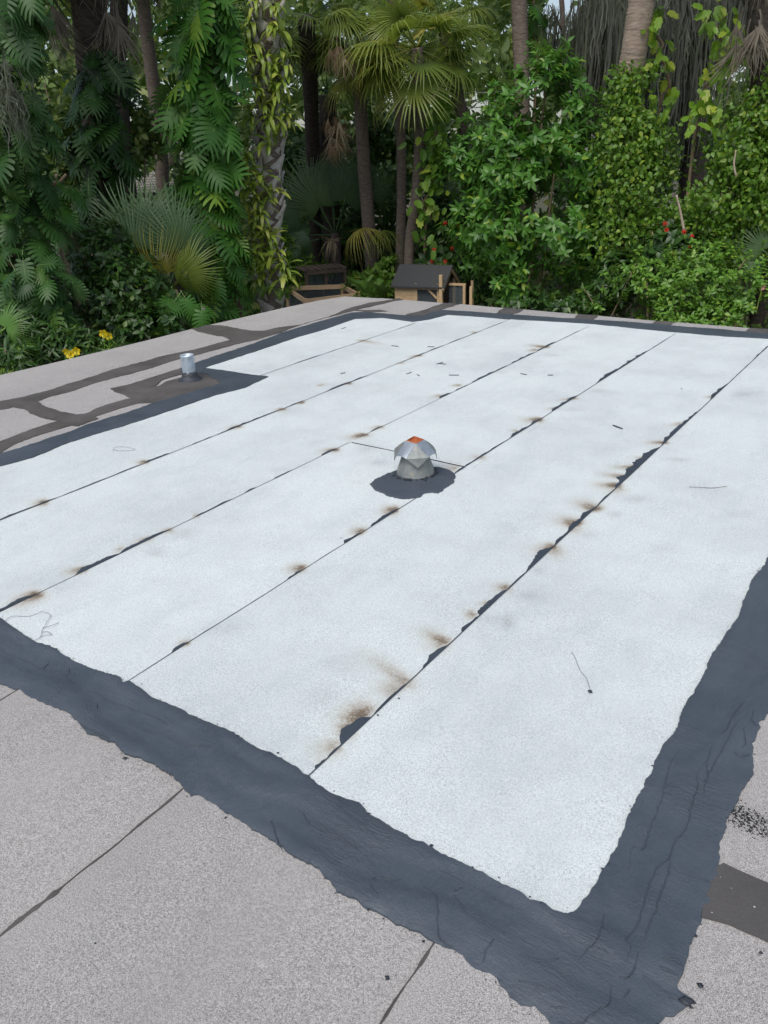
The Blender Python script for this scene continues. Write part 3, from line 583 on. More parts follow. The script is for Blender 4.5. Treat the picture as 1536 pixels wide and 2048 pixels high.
def shell(V, F, t=0.0016):
    V = np.asarray(V, float); c = VC + np.array([0, 0, 0.2]); d = c - V; d /= np.linalg.norm(d, axis=1)[:, None]; n = len(V)
    ec = {}
    for q in F:
        for i in range(len(q)): ec[(q[i], q[(i + 1) % len(q)])] = 1
    bd = [e for e in ec if (e[1], e[0]) not in ec]
    return np.concatenate([V, V + d * t]), list(F) + [tuple(n + i for i in q[::-1]) for q in F] + [(b, a, n + a, n + b) for a, b in bd]
for k in range(4):
    k2 = (k + 1) % 4; V = []
    for s in np.linspace(0, 1, 7):
        top = cor[k] + (cor[k2] - cor[k]) * s; bot = br[k] + (bl[k2] - br[k]) * s; bot = bot + np.array([0, 0, 0.008 * math.sin(math.pi * s)])
        mid = (top + bot) / 2; out = mid - VC; out[2] = 0; mid = mid + out / np.linalg.norm(out) * 0.004
        V += [top, mid, bot]
    F = []
    for i in range(6):
        for j in range(2): F.append((i * 3 + j, i * 3 + j + 1, i * 3 + j + 4, i * 3 + j + 3))
    v, f = shell(V, F); obj('hood_panel', v, f, M_GALV, vent, smooth=False)
    cen_ = (cor[k] + tip[k] + bl[k] + br[k]) / 4; o_ = cyl(a0 + k * math.pi / 2, 1, 0) - VC; o_[2] = 0; cr = (bl[k] + br[k]) / 2 + o_ * 0.004
    v, f = shell([cor[k], bl[k], tip[k], br[k], cr], [(0, 1, 4), (1, 2, 4), (2, 3, 4), (3, 0, 4)]); obj('corner_fold', v, f, M_GALVB, vent, smooth=False)
c4 = np.array(cor); mid = c4.mean(0)
v = [*c4, *(mid + (c4 - mid) * 0.9 + (0, 0, 0.003)), *(mid + (c4 - mid) * 0.84 - (0, 0, 0.012))]
f = [(i, (i + 1) % 4, 4 + (i + 1) % 4, 4 + i) for i in range(4)] + [(4 + i, 4 + (i + 1) % 4, 8 + (i + 1) % 4, 8 + i) for i in range(4)] + [(8, 9, 10, 11)]
obj('rusty_top', v, f, M_RUST, vent, smooth=False)
# torn sealant lumps round the foot of the cone
V, F = [], []
for k in range(46):
    a = a0 + math.radians(rng.uniform(-110, 110)); r = 0.121 + rng.uniform(0, 0.02); c = cyl(a, r, 0)
    blob((c[0], c[1], 0.026 + rng.uniform(-0.003, 0.006)), rng.uniform(0.005, 0.013), rng.uniform(0.003, 0.007))
props(obj('sealant_lumps', V, F, M_BIT, vent), kind='stuff')

# ------------------------------------------------------------------ short metal pipe at the left
PC = P(378.5, 763) + np.array([*(FWD[:2] * 0.05), 0])
pipe = thing('vent_pipe', 'short open galvanised pipe with tarred foot near the left roof edge', 'pipe', (PC[0], PC[1], 0.004))
n = 28; prof = [(0.064, 0.0), (0.060, 0.012), (0.0585, 0.05), (0.058, 0.10), (0.0585, 0.16), (0.059, 0.215), (0.061, 0.222), (0.061, 0.229), (0.054, 0.230), (0.053, 0.10)]
v, f = lathe(PC, prof, n); v = np.array(v); v[:, :2] += 0.0014 * rng.normal(0, 1, (len(v), 2)); obj('sleeve', v, f, M_LEAD, pipe)
v, f = lathe(PC, [(0.112, 0.000), (0.095, 0.012), (0.075, 0.028), (0.0655, 0.050), (0.0625, 0.075), (0.059, 0.062)], n); v = np.array(v); v[:, 2] *= 1; v[:, 2] += 0.009 * np.sin(np.arange(len(v)) * 1.7) * (v[:, 2] > 0.045); v[:, 2] += 0.003
obj('tar_foot', v, f, M_BIT, pipe)
v, f = lathe(PC, [(0.0005, 0.12), (0.0532, 0.12)], n); obj('pipe_shade_disc', v, f, M_DARKIN, pipe)  # dark disc partway down, painted as the shade inside the pipe

# ------------------------------------------------------------------ litter lying on the roof
def strand(name, label, cat, pts, r, mat, z=0.010, group=None):
    q = spline([np.array([*P(u, v)[:2], z + (0.004 if i % 2 else 0)]) for i, (u, v) in enumerate(pts)], max(10, 8 * len(pts)))
    v, f = tube(q, r, 5); return props(obj(name, v, f, mat, origin=q[0]), label, cat, group)
def crumb(label, u, v, r, z=0.0, flat=0.5, name='tar_crumb', cat='tar crumb'):
    c = P(u, v); V_, F_ = [], []
    bm = bmesh.new(); bmesh.ops.create_icosphere(bm, subdivisions=2, radius=1.0)
    for q in bm.verts:
        k = 1 + 0.5 * math.sin(q.co.x * 5 + u) * math.cos(q.co.y * 4 + v) + 0.15 * rng.normal(); V_.append((c[0] + q.co.x * r * k * 1.2, c[1] + q.co.y * r * k, z + max(0, (q.co.z + 0.8)) * r * flat))
    F_ = [tuple(x.index for x in q.verts) for q in bm.faces]; bm.free()
    return props(obj(name, V_, F_, M_BIT, origin=(c[0], c[1], z)), label, cat)
strand('thread', 'thin dark thread looping over the white sheet at the left frame edge', 'thread', [(10, 1248), (25, 1238), (60, 1236), (85, 1229), (102, 1234), (95, 1249), (85, 1266), (82, 1280), (70, 1285)], 0.0008, M_BIT)
strand('thread', 'short branching thread beside the long loop at the left frame edge', 'thread', [(85, 1260), (105, 1256), (119, 1249)], 0.0009, M_BIT)
strand('thread', 'curled thread end near the cement band at left', 'thread', [(84, 1268), (97, 1269), (104, 1273), (92, 1276), (80, 1279)], 0.0009, M_BIT)
strand('thread', 'fine thread rising from the tar crumb at the right', 'thread', [(1180, 1384), (1172, 1362), (1160, 1345), (1150, 1322), (1143, 1308)], 0.0007, M_BIT)
crumb('black tar crumb with a thread on the right white sheet', 1180, 1388, 0.0072, 0.008, 0.6)
strand('thread', 'faint oval loop of thread on the left white sheet', 'thread', [(226, 905), (232, 898), (255, 897), (271, 903), (255, 904), (236, 905), (227, 901)], 0.0009, M_OLD)
strand('twig', 'small dark twig on the white sheet left of the right seam', 'twig', [(1226, 853), (1234, 857), (1245, 860)], 0.0045, M_BIT)
for lab, p in [('thin twig left of the far middle seam, nearest the vent', [(813, 750), (823, 747)]), ('dark sliver below the twig pair on the far white sheet', [(878, 729), (892, 731)]), ('dark sliver right of the twig pair on the far white sheet', [(898, 752), (918, 753)]),
        ('longest dark sliver in the middle of the far white sheet', [(873, 730), (886, 727)]), ('dark sliver near the second seam, farthest from the camera', [(783, 693), (797, 695)]), ('thin sliver right of the middle seam', [(1041, 749), (1053, 752)]), ('short sliver far right of the middle seam', [(1095, 752), (1106, 753)]),
        ('dark fleck beside the second seam at the patch', [(855, 695), (868, 696)]), ('short chip below the brown scorch on the far sheet', [(834, 751), (839, 754)]), ('small chip on the first white sheet near the pipe', [(681, 749), (691, 748)]), ('dark fleck on the short white sheet by the pipe', [(683, 659), (692, 657)])]:
    strand('roof_chip', lab, 'chip', p, 0.0032, M_BIT, 0.009)
strand('wire_scrap', 'long hair-thin wire lying on the right white sheet', 'wire', [(1378, 977), (1400, 979), (1425, 979), (1453, 977)], 0.0014, M_OLD)
crumb('black tar crumb on the grey sheet left of the cement band', 250, 1517, 0.0052)
crumb('tiny tar crumb on the grey sheet at lower left', 190, 1887, 0.0026)
crumb('dark tar lump on the grey sheet at bottom centre', 775, 1957, 0.0052)
crumb('tar crumb on the grey sheet at the right frame edge', 1521, 1906, 0.0039)
crumb('elongated tar smear on the grey sheet near the corner', 1401, 1972, 0.0059, 0, 0.25)
crumb('broken cement lump at the outer corner of the band', 1372, 2003, 0.0117, 0, 0.4)
crumb('black speck on the white sheet right of the lower seam', 756, 1434, 0.0033, 0.007)
crumb('black smear on the white sheet beside the lower seam', 798, 1400, 0.0039, 0.007, 0.2)
crumb('black speck on the white sheet near the right seam bleed', 1363, 779, 0.0052, 0.006)
crumb('black speck on the second white sheet left of the vent', 682, 1078, 0.0026, 0.007)

# ------------------------------------------------------------------ coops in the yard
UP = np.array([0, 0, 1.0])
c = [P(u, v, -1.0) for u, v in ((574, 577), (685, 573), (716, 590), (611, 603))]
pen = thing('wooden_pen', 'new pine frame of an open-topped pen behind the roof corner', 'pen', (*np.mean(c, 0)[:2], GROUND))
for i in range(4):
    p, q = c[i], c[(i + 1) % 4]; d = (q - p) / np.linalg.norm(q - p)
    v, f = beam(p + d * 0.045, q - d * 0.045, 0.045, 0.095); obj('rail', v, f, M_WOOD, pen, smooth=False)
    v, f = beam(p * [1, 1, 0] + UP * GROUND, p + UP * 0.06, 0.085, 0.085, d); obj('post', v, f, M_WOOD, pen, smooth=False)
    v, f = beam(p + d * 0.045 - UP * 1.45, q - d * 0.045 - UP * 1.45, 0.045, 0.095); obj('rail', v, f, M_WOOD, pen, smooth=False)
    v = [p - UP * 0.05 + d * .05, q - UP * 0.05 - d * .05, q - UP * 1.4 - d * .05, p - UP * 1.4 + d * .05]; obj('netting', v, [(0, 1, 2, 3)], M_NET, pen, smooth=False)
dp = 18.6; e0, e1 = W(612, 541, dp), W(688, 533, dp + 0.3); dd = (e1 - e0); dd[2] = 0; dd /= np.linalg.norm(dd); bk = np.array([-dd[1], dd[0], 0])
old = thing('weathered_coop', 'dark weathered wooden coop behind the new pine pen', 'coop', (*((e0 + e1) / 2)[:2], GROUND))
Lc = np.linalg.norm((e1 - e0)[:2]); zt = e0[2]
for i in range(7):
    p = e0 + dd * (Lc * i / 6); p[2] = zt; v, f = beam(p - bk * 0.06, p + bk * 0.75, 0.11, 0.03); obj('roof_slat', v, f, M_OLDWOOD, old, smooth=False)
for (s, t) in ((0, 0), (.5, 0), (1, 0), (0, 1), (1, 1)):
    p = e0 + dd * Lc * s + bk * 0.7 * t; v, f = beam((p[0], p[1], GROUND), (p[0], p[1], zt - 0.016), 0.07, 0.07, dd); obj('post', v, f, M_OLDWOOD, old, smooth=False)
for zz in (zt - 0.06, zt - 0.75):
    p, q = e0.copy(), e0 + dd * Lc; p[2] = q[2] = zz; v, f = beam(p - bk * 0.056, q - bk * 0.056, 0.04, 0.08); obj('rail', v, f, M_OLDWOOD, old, smooth=False)
p, q = e0 + bk * 0.02, e0 + dd * Lc + bk * 0.02
obj('netting', [(p[0], p[1], zt - .05), (q[0], q[1], zt - .05), (q[0], q[1], GROUND + .3), (p[0], p[1], GROUND + .3)], [(0, 1, 2, 3)], M_NET, old, smooth=False)

# chicken coop with felt roof: ridge runs across the view, falling a little towards the right
zz = lambda x, y: (480 + x / 2.793, 330 + y / 2.793)
dp = 15.6
RT0, RT1 = W(*zz(905, 545), dp + 0.45), W(*zz(1172, 568), dp + 0.05)
rz = (RT0[2] + RT1[2]) / 2; RT0[2] = RT1[2] = rz
ax = RT1 - RT0; LR = np.linalg.norm(ax); ax /= LR; fr = np.array([ax[1], -ax[0], 0])          # ax along ridge, fr towards the camera
if fr @ FWD > 0: fr = -fr
hut = thing('chicken_coop', 'small pine chicken coop with charcoal felt gable roof', 'coop', (*((RT0 + RT1) / 2)[:2], GROUND))
rise, half = 0.34, 0.50
def hp(a, b, z): return RT0 + ax * a + fr * b + UP * (z - rz)
ez = rz - rise
for s, nm in ((1, 'front'), (-1, 'back')):
    a = [hp(-0.05, 0, rz), hp(LR + 0.06, 0, rz), hp(LR + 0.06, s * half, ez), hp(-0.05, s * half, ez)]
    a2 = [x - UP * 0.03 for x in a]; obj('roof_slope', a + a2, [(0, 1, 2, 3) if s < 0 else (3, 2, 1, 0), (4, 5, 6, 7), (0, 1, 5, 4), (1, 2, 6, 5), (2, 3, 7, 6), (3, 0, 4, 7)], M_FELT, hut, smooth=False)
b0 = half - 0.09; wz0 = ez - 0.30; xm = LR * 0.42
for k in range(3):                                              # planked nest box on the left
    z1 = ez + 0.025 - k * 0.105; v, f = box(hp(xm / 2, b0, z1 - 0.05), ax * xm / 2, fr * 0.011, UP * 0.050); obj('plank', v, f, M_WOODY, hut, smooth=False)
for k in range(3):
    z1 = ez + 0.025 - k * 0.105; v, f = box(hp(0.0, 0, z1 - 0.05), ax * 0.011, fr * (b0 - 0.015), UP * 0.050); obj('plank', v, f, M_WOODY, hut, smooth=False)
for (a, b) in ((0.02, b0 - .035), (xm + 0.03, b0), (LR - 0.09, b0), (LR - 0.03, -b0 + 0.05), (0.03, -b0 + 0.05)):
    v, f = beam(hp(a, b, GROUND), hp(a, b, ez + 0.05), 0.05, 0.05, ax); obj('post', v, f, M_WOODY, hut, smooth=False)
v, f = beam(hp(xm + .06, b0, ez - .04), hp(LR - .12, b0, ez - .04), 0.03, 0.05); obj('rail', v, f, M_WOODY, hut, smooth=False)
v, f = beam(hp(LR - .12, b0 + .01, ez - .22), hp(LR - .3, b0 + .01, ez - .05), 0.03, 0.035); obj('brace', v, f, M_WOODY, hut, smooth=False)
obj('netting', [hp(xm + .05, b0 - .01, ez - .05), hp(LR - .12, b0 - .01, ez - .05), hp(LR - .12, b0 - .01, GROUND + .2), hp(xm + .05, b0 - .01, GROUND + .2)], [(0, 1, 2, 3)], M_NET, hut, smooth=False)
v, f = beam(hp(LR - .02, b0 + .05, GROUND), hp(LR - .02, b0 + .05, rz - .12), 0.07, 0.06, ax); obj('tall_post', v, f, M_WOODY, hut, smooth=False)
for s in (1, -1):
    v, f = beam(hp(LR + .03, 0, rz - .075), hp(LR + .03, s * half, ez - .06), 0.025, 0.06); obj('gable_board', v, f, M_WOODY, hut, smooth=False)
v = [hp(0.03, b0 - .06, ez - .31), hp(0.03, -b0, ez - .31), hp(LR - .1, -b0, ez - .31), hp(LR - .1, b0 - .06, ez - .31)]; obj('floor', v, [(0, 1, 2, 3)], M_OLDWOOD, hut, smooth=False)
v = [hp(0.03, -b0 + .02, ez + .02), hp(LR - .06, -b0 + .02, ez + .02), hp(LR - .06, -b0 + .02, GROUND + .2), hp(0.03, -b0 + .02, GROUND + .2)]; obj('back_board', v, [(0, 1, 2, 3)], M_OLDWOOD, hut, smooth=False)
# run beside it: a netted frame with two posts
for (a, b) in ((LR + .33, b0 - .3), (LR + .52, b0 - .12), (LR + .33, -b0)):
    v, f = beam(hp(a, b, GROUND), hp(a, b, ez - .0), 0.05, 0.05, ax); obj('run_post', v, f, M_WOODY, hut, smooth=False)
v, f = beam(hp(LR + .02, b0 - .3, ez), hp(LR + .36, b0 - .3, ez), 0.04, 0.04); obj('run_rail', v, f, M_WOODY, hut, smooth=False)
obj('netting', [hp(LR + .02, b0 - .3, ez), hp(LR + .33, b0 - .3, ez), hp(LR + .33, b0 - .3, GROUND), hp(LR + .02, b0 - .3, GROUND)], [(0, 1, 2, 3)], M_NET, hut, smooth=False)
# ------------------------------------------------------------------ leaf and frond shapes (local: y = length, z = upper side)
def p_leaf(wd=0.38, n=5, fold=0.16, curl=0.18, tipf=1.0):
    V, F = [], []
    for i in range(n + 1):
        t = i / n; wv = wd * 0.5 * (math.sin(math.pi * min(1, t ** 0.85)) ** 0.8 if 0 < t < 1 else 0.03) * (1 - 0.15 * t * tipf); z = -curl * t * t
        V += [(-wv, t, z + fold * wv), (0, t, z), (wv, t, z + fold * wv)]
    for i in range(n):
        a = i * 3; F += [(a, a + 1, a + 4, a + 3), (a + 1, a + 2, a + 5, a + 4)]
    return np.array(V), tris(F)
def p_strap(n=6, wd=0.10, curl=0.75):
    V, F = [], []
    for i in range(n + 1):
        t = i / n; wv = wd * 0.5 * (0.55 + 0.6 * math.sin(math.pi * t * 0.8)) * (1 - t ** 6); a = curl * 2.2 * t
        y = math.sin(a) / 2.2 / curl; z = -(1 - math.cos(a)) / 2.2 / curl
        V += [(-wv, y, z + 0.02), (0, y, z), (wv, y, z + 0.02)]
    for i in range(n):
        a = i * 3; F += [(a, a + 1, a + 4, a + 3), (a + 1, a + 2, a + 5, a + 4)]
    return np.array(V), tris(F)
def p_monstera(seed, lobes=8, droop=0.28):
    """heart-shaped blade cut into fingers, hanging from the stalk end"""
    r = random.Random(seed); V, F = [], []
    def zz(x, y): return 0.10 * abs(x) - droop * (y * y * 0.6 + x * x * 1.5) 
    def hw(t): return 0.50 * (math.sin(math.pi * (0.17 + 0.76 * t)) ** 0.8) 
    for s in (-1, 1):
        for i in range(lobes):
            t0 = i / lobes; t1 = (i + 1) / lobes; m0, m1 = t0, t1
            wv = hw((t0 + t1) / 2) * r.uniform(0.93, 1.05); back = -0.26 * (1 - i / lobes) ** 2; fwd = 0.22 + 0.14 * i / lobes
            gap = 0.13 if i > 0 else 0.04
            pr = []
            for fx, sh in ((0.0, 0.0), (0.36, 0.0), (0.52, 0.8), (0.75, 1.0), (0.93, 1.0), (1.0, 1.0)):
                dy = fwd * fx ** 1.3 + back * fx * 1.4; c = (m0 + m1) / 2; hh = (m1 - m0) / 2 * (1 + 0.25 * fx)
                if fx == 0.93: hh *= 0.72
                if fx == 1.0: hh *= 0.28
                k = (1 - gap * sh * 1.5)
                pr.append(((s * fx * wv, c - hh * k + dy), (s * fx * wv, c + hh * k + dy)))
            b = len(V)
            for (xa, ya), (xb, yb) in pr: V += [(xa, ya, zz(xa, ya)), (xb, yb, zz(xb, yb))]
            for q in range(5):
                f = (b + q * 2, b + q * 2 + 2, b + q * 2 + 3, b + q * 2 + 1); F.append(f if s > 0 else f[::-1])
    b = len(V); V += [(0, 0.92, zz(0, 0.92)), (-0.05, 0.95, zz(0, 0.95)), (0.05, 0.95, zz(0, 0.95)), (0, 1.12, zz(0, 1.12) - 0.03)]; F += [(b, b + 2, b + 3, b + 1)]
    # pale midrib and stalk
    b = len(V)
    for y, w_, dz in ((-0.55, 0.012, 0.02), (0.0, 0.012, 0.006), (0.5, 0.008, 0.006), (0.95, 0.003, 0.004)): V += [(-w_, y, (zz(0, y) if y > 0 else 0.15 * y) + dz), (w_, y, (zz(0, y) if y > 0 else 0.15 * y) + dz)]
    for q in range(3): F.append((b + 2 * q, b + 2 * q + 1, b + 2 * q + 3, b + 2 * q + 2))
    V = np.array(V); vn = np.zeros(len(V)); vn[b:] = 0.8; return V, tris(F), {'vein': vn}
def p_philo(seed=0):
    """broad lobed heart-shaped leaf"""
    V, F = [(0, 0.0, 0)], []; n = 36
    for i in range(n + 1):
        t = i / n; a = math.radians(-150 + 300 * t); r = 0.52 * (1 + 0.25 * math.cos(a)) * (1 + 0.09 * math.cos(a * 9)); x, y = 0.78 * r * math.sin(a), 0.42 + 1.35 * r * math.cos(a); V.append((x, y, -0.25 * (x * x + y * y) + 0.12 * abs(x)))
    for i in range(n): F.append((0, i + 2, i + 1))
    return np.array(V), tris(F)
def p_fan(seed, n=38, spread=128, droop=0.35, stalk=0.9, dead=False, fold=0.0, wd=1.0, fuse=0.30, grav=0.0):
    """fan palm frond: stalk along +y to the hub at y=0, segments of length 1 radiating from it"""
    r = random.Random(seed); V, F = [], []
    for i in range(n):
        a = math.radians(-spread + 2 * spread * (i + 0.5) / n); L = (0.80 + 0.22 * math.cos(a * 0.6)) * (r.uniform(0.45, 1.1) if dead else r.uniform(0.92, 1.05)); a += math.radians(r.uniform(-9, 9)) if dead else 0
        da = math.radians(2 * spread / n) * 0.52 * wd; dr = droop * r.uniform(0.7, 1.35)
        ca, sa = math.cos(a), math.sin(a); b = len(V); tw = r.uniform(-0.15, 0.15) * (3.5 if dead else 1)
        for t, hw in ((0.04, 1.0), (fuse, 1.0), (0.55, 0.78), (0.78, 0.45), (1.0, 0.05)):
            rr = t * L; w_ = max(math.tan(da) * min(rr, (fuse + 0.05) * L), 0.014) * hw
            if t == 0.04: w_ = 0.012
            dz = -dr * max(0, t - 0.25) ** 2 * 2.0; rr2 = rr * (1 - 0.35 * max(0, t - 0.3) ** 2 * dr)
            zc = dz - fold * abs(sa) * rr * 0.8 + 0.07 * math.cos(a) * rr
            gv = grav * max(0, t - 0.2) ** 1.6 * L; xx, yy = sa * rr2 * (1 - 0.25 * fold) * (1 - 0.45 * min(1, gv)), ca * rr2 + gv * (0.35 + 0.65 * abs(sa))
            px_, py_ = ca, -sa
            for k, zq in ((-1, 0.0), (0, 0.35), (1, 0.0)): V.append((xx + px_ * w_ * k + tw * rr * t * 0.4 * ca, yy + py_ * w_ * k, zc + zq * w_))
        for q in range(4):
            for k in range(2): F.append((b + q * 3 + k, b + q * 3 + k + 1, b + q * 3 + k + 4, b + q * 3 + k + 3))
    # costa and stalk as a thin three-sided bar
    b = len(V); st = [(-stalk, 0.028, -0.10 * stalk * 0), (-stalk * 0.4, 0.018, 0.02), (0, 0.014, 0.0), (0.35, 0.006, 0.01)]
    for y, w_, z in st: V += [(-w_, y, z), (w_, y, z), (0, y, z - w_)]
    for q in range(3):
        for k in range(3): F.append((b + q * 3 + k, b + q * 3 + (k + 1) % 3, b + q * 3 + 3 + (k + 1) % 3, b + q * 3 + 3 + k))
    return np.array(V), tris(F)
def p_pinnate(n=26, arch=0.5, wd=0.2):
    V, F = [], []
    def c(t): return np.array([0, t, 0.12 * math.sin(math.pi * t) - arch * t * t])
    for i in range(n):
        t = 0.12 + 0.88 * i / n; p = c(t); L = wd * (math.sin(math.pi * min(1, t * 0.9 + 0.08)) ** 0.6)
        for s in (-1, 1):
            b = len(V); w_ = 0.012; e = p + np.array([s * L, 0.45 * L, -0.25 * L]); m = (p + e) / 2 + np.array([0, 0, 0.03 * L])
            V += [p + (0, -w_, 0), p + (0, w_, 0), m + (0, -w_, 0), m + (0, w_, 0), e]
            F += [(b, b + 1, b + 3, b + 2), (b + 2, b + 3, b + 4)] if s < 0 else [(b + 1, b, b + 2, b + 3), (b + 3, b + 2, b + 4)]
    b = len(V)
    for i in range(7):
        p = c(i / 6); V += [p + (-0.008, 0, 0.004), p + (0.008, 0, 0.004)]
    for i in range(6): F.append((b + 2 * i, b + 2 * i + 1, b + 2 * i + 3, b + 2 * i + 2))
    return np.array(V), tris(F)
def p_flower(n=5, wd=0.85, cup=0.3):
    V, F = [], []
    for k in range(n):
        a = 2 * math.pi * k / n; b = len(V); rot = np.array([[math.cos(a), -math.sin(a), 0], [math.sin(a), math.cos(a), 0], [0, 0, 1]])
        for (x, y, z) in ((0, 0, -0.3), (-wd * .5, .5, cup * .5), (wd * .5, .5, cup * .5), (-wd * .38, .95, cup), (wd * .38, .95, cup), (0, 1.05, cup * .9)): V.append(rot @ np.array([x, y, z]))
        F += [(b, b + 2, b + 1), (b + 1, b + 2, b + 4, b + 3), (b + 3, b + 4, b + 5)]
    return np.array(V), tris(F)

# ------------------------------------------------------------------ scattering
def frames(Y, Z):
    Y = Y / (np.linalg.norm(Y, axis=1)[:, None] + 1e-9); X = np.cross(Y, Z); X /= (np.linalg.norm(X, axis=1)[:, None] + 1e-9); Z2 = np.cross(X, Y)
    return np.stack([X, Y, Z2], -1)
def unit(v): return v / (np.linalg.norm(v, axis=-1)[..., None] + 1e-9)
def rnd3(n): return unit(rng.normal(0, 1, (n, 3)))
_md = {}
def shared(key, proto, mat):
    k = (key, mat.name)
    if k not in _md: _md[k] = meshdata(key, proto[0], proto[1], mat, attrs=proto[2] if len(proto) > 2 else None)
    return _md[k]
def joined(name, protos, pos, R, s, mat, parent, kind='stuff', pick=None):
    pick = rng.integers(0, len(protos), len(pos)) if pick is None else pick
    Vs, Fs, rs, off = [], [], [], 0; rv = rng.uniform(0, 1, len(pos))
    for j, (pv, pf) in enumerate(protos):
        ix = np.nonzero(pick == j)[0]
        if not len(ix): continue
        v = np.einsum('nij,kj->nki', R[ix], pv) * s[ix][:, None, None] + pos[ix][:, None, :]
        f = pf[None] + (np.arange(len(ix)) * len(pv))[:, None, None] + off
        Vs.append(v.reshape(-1, 3)); Fs.append(f.reshape(-1, 3)); rs.append(np.repeat(rv[ix], len(pv))); off += len(ix) * len(pv)
    o = obj(name, np.concatenate(Vs), np.concatenate(Fs), mat, parent, attrs={'rnd': np.concatenate(rs)})
    if kind: o['kind'] = kind
    return o
def singles(name, key, protos, pos, R, s, mat, parent, pick=None):
    base = wloc(parent); pick = rng.integers(0, len(protos), len(pos)) if pick is None else pick
    for i in range(len(pos)):
        o = bpy.data.objects.new(name, shared(f'{key}_{pick[i]}', protos[pick[i]], mat)); COL.objects.link(o); o.parent = parent
        m = np.eye(4); m[:3, :3] = R[i] * s[i]; m[:3, 3] = pos[i] - base; o.matrix_basis = Matrix(m.tolist())
def foliage(parent, key, protos, pos, R, s, mat, nobj=300, name='leaf', rest='foliage'):
    """the leaves that show largest become parts of their own, the others one joined mass"""
    d = EYE - pos; L = np.linalg.norm(d, axis=1); face = np.abs(np.einsum('ni,ni->n', R[:, :, 2], d / L[:, None]))
    dep = (pos - EYE) @ FWD; sc = s * (0.3 + face) - 0.35 * (dep - dep.min()) / (np.ptp(dep) + 1e-6) * s.mean()
    c = (pos - EYE) @ CAM; uu, vv = CX - FPX * c[:, 0] / c[:, 2], CY + FPX * c[:, 1] / c[:, 2]
    sc = np.where((uu < -10) | (uu > 1546) | (vv < -10) | (vv > 760), -9, sc)
    pick = rng.integers(0, len(protos), len(pos)); o = np.argsort(-sc); a, b = o[:nobj], o[nobj:]
    if len(a): singles(name, key, protos, pos[a], R[a], s[a], mat, parent, pick[a])
    if len(b): joined(rest, protos, pos[b], R[b], s[b], mat, parent, pick=pick[b])

LEAF = [p_leaf(0.40), p_leaf(0.46, fold=0.3, curl=0.3), p_leaf(0.36, curl=0.05)]
LEAF4 = [p_leaf(0.55, 3, 0.2, 0.2), p_leaf(0.65, 3, 0.3, 0.1), p_leaf(0.5, 3, 0.1, 0.3)]
NARROW = [p_leaf(0.22, 4, 0.3, 0.3), p_leaf(0.18, 4, 0.2, 0.15)]
OVAL = [p_leaf(0.75, 4, 0.15, 0.2), p_leaf(0.65, 4, 0.25, 0.3)]
MONS = [p_monstera(k, 7 + k % 3, 0.15 + 0.12 * k) for k in range(5)]
PHIL = [p_philo()]
STRAP = [p_strap(7, 0.13, 0.85), p_strap(7, 0.15, 0.65), p_strap(7, 0.12, 1.05)]
FAN = [p_fan(k, 32, 122, 0.22 + 0.14 * k, 0.9, fuse=0.30, wd=1.0) for k in range(3)]
FANH = [p_fan(10 + k, 40, 118, 0.6 + 0.2 * k, 0.8, fold=0.3, wd=0.9, fuse=0.22, grav=0.25 + 0.15 * k) for k in range(3)]
FAND = [p_fan(20 + k, 24, 34 + 16 * k, 0.5 - 0.4 * k, 0.35, True, fold=0.5 + 0.3 * k, wd=0.8, fuse=0.18) for k in range(3)]
PALMETTO = [p_fan(30 + k, 36, 105 + 12 * k, 0.15 + 0.15 * k, 0.8, fuse=0.34) for k in range(3)]
PINN = [p_pinnate(26, 0.45), p_pinnate(26, 0.7)]
FERN = [p_pinnate(16, 0.55, 0.17)]
TOCAM = -FWD

def tips_shell(blobs, n, front=0.7, pocket=-1.6):
    """points and outward directions spread over lumpy ellipsoids (centre, radii)"""
    vol = np.array([r[0] * r[2] + r[1] * r[2] for _, r in blobs]); k = rng.choice(len(blobs), n, p=vol / vol.sum())
    d = rnd3(n); fl = rng.uniform(0, 1, n) < front; dd = d @ TOCAM; d = np.where((fl & (dd < 0))[:, None], d - 2 * dd[:, None] * TOCAM[None], d)
    C = np.array([b[0] for b in blobs])[k]; Rr = np.array([b[1] for b in blobs])[k]
    rr = rng.uniform(0.3, 1.0, n) ** 0.45 * (1 + 0.13 * rng.normal(0, 1, n)) * np.where(rng.uniform(0, 1, n) < 0.07, rng.uniform(1.1, 1.4, n), 1.0); loc = d * Rr
    # radii are along right, forward, up
    wv = loc[:, :1] * RGT[None] * 0 + loc; 
    p = C + rr[:, None] * (wv[:, 0:1] * RGT + wv[:, 1:2] * FWD + wv[:, 2:3] * UP)
    out = unit(d[:, 0:1] * RGT + d[:, 1:2] * FWD + d[:, 2:3] * UP)
    q = p * 3.2; hn = np.sin(q[:, 0] + 1.4 * np.sin(q[:, 2] * 1.1)) + np.sin(q[:, 2] * 1.25 + 1.2 * np.sin(q[:, 1])) + np.sin(q[:, 1] * 0.9 + q[:, 0] * 0.8)
    kp = hn > pocket                                # open pockets between the leafy shoots
    return p[kp], out[kp]
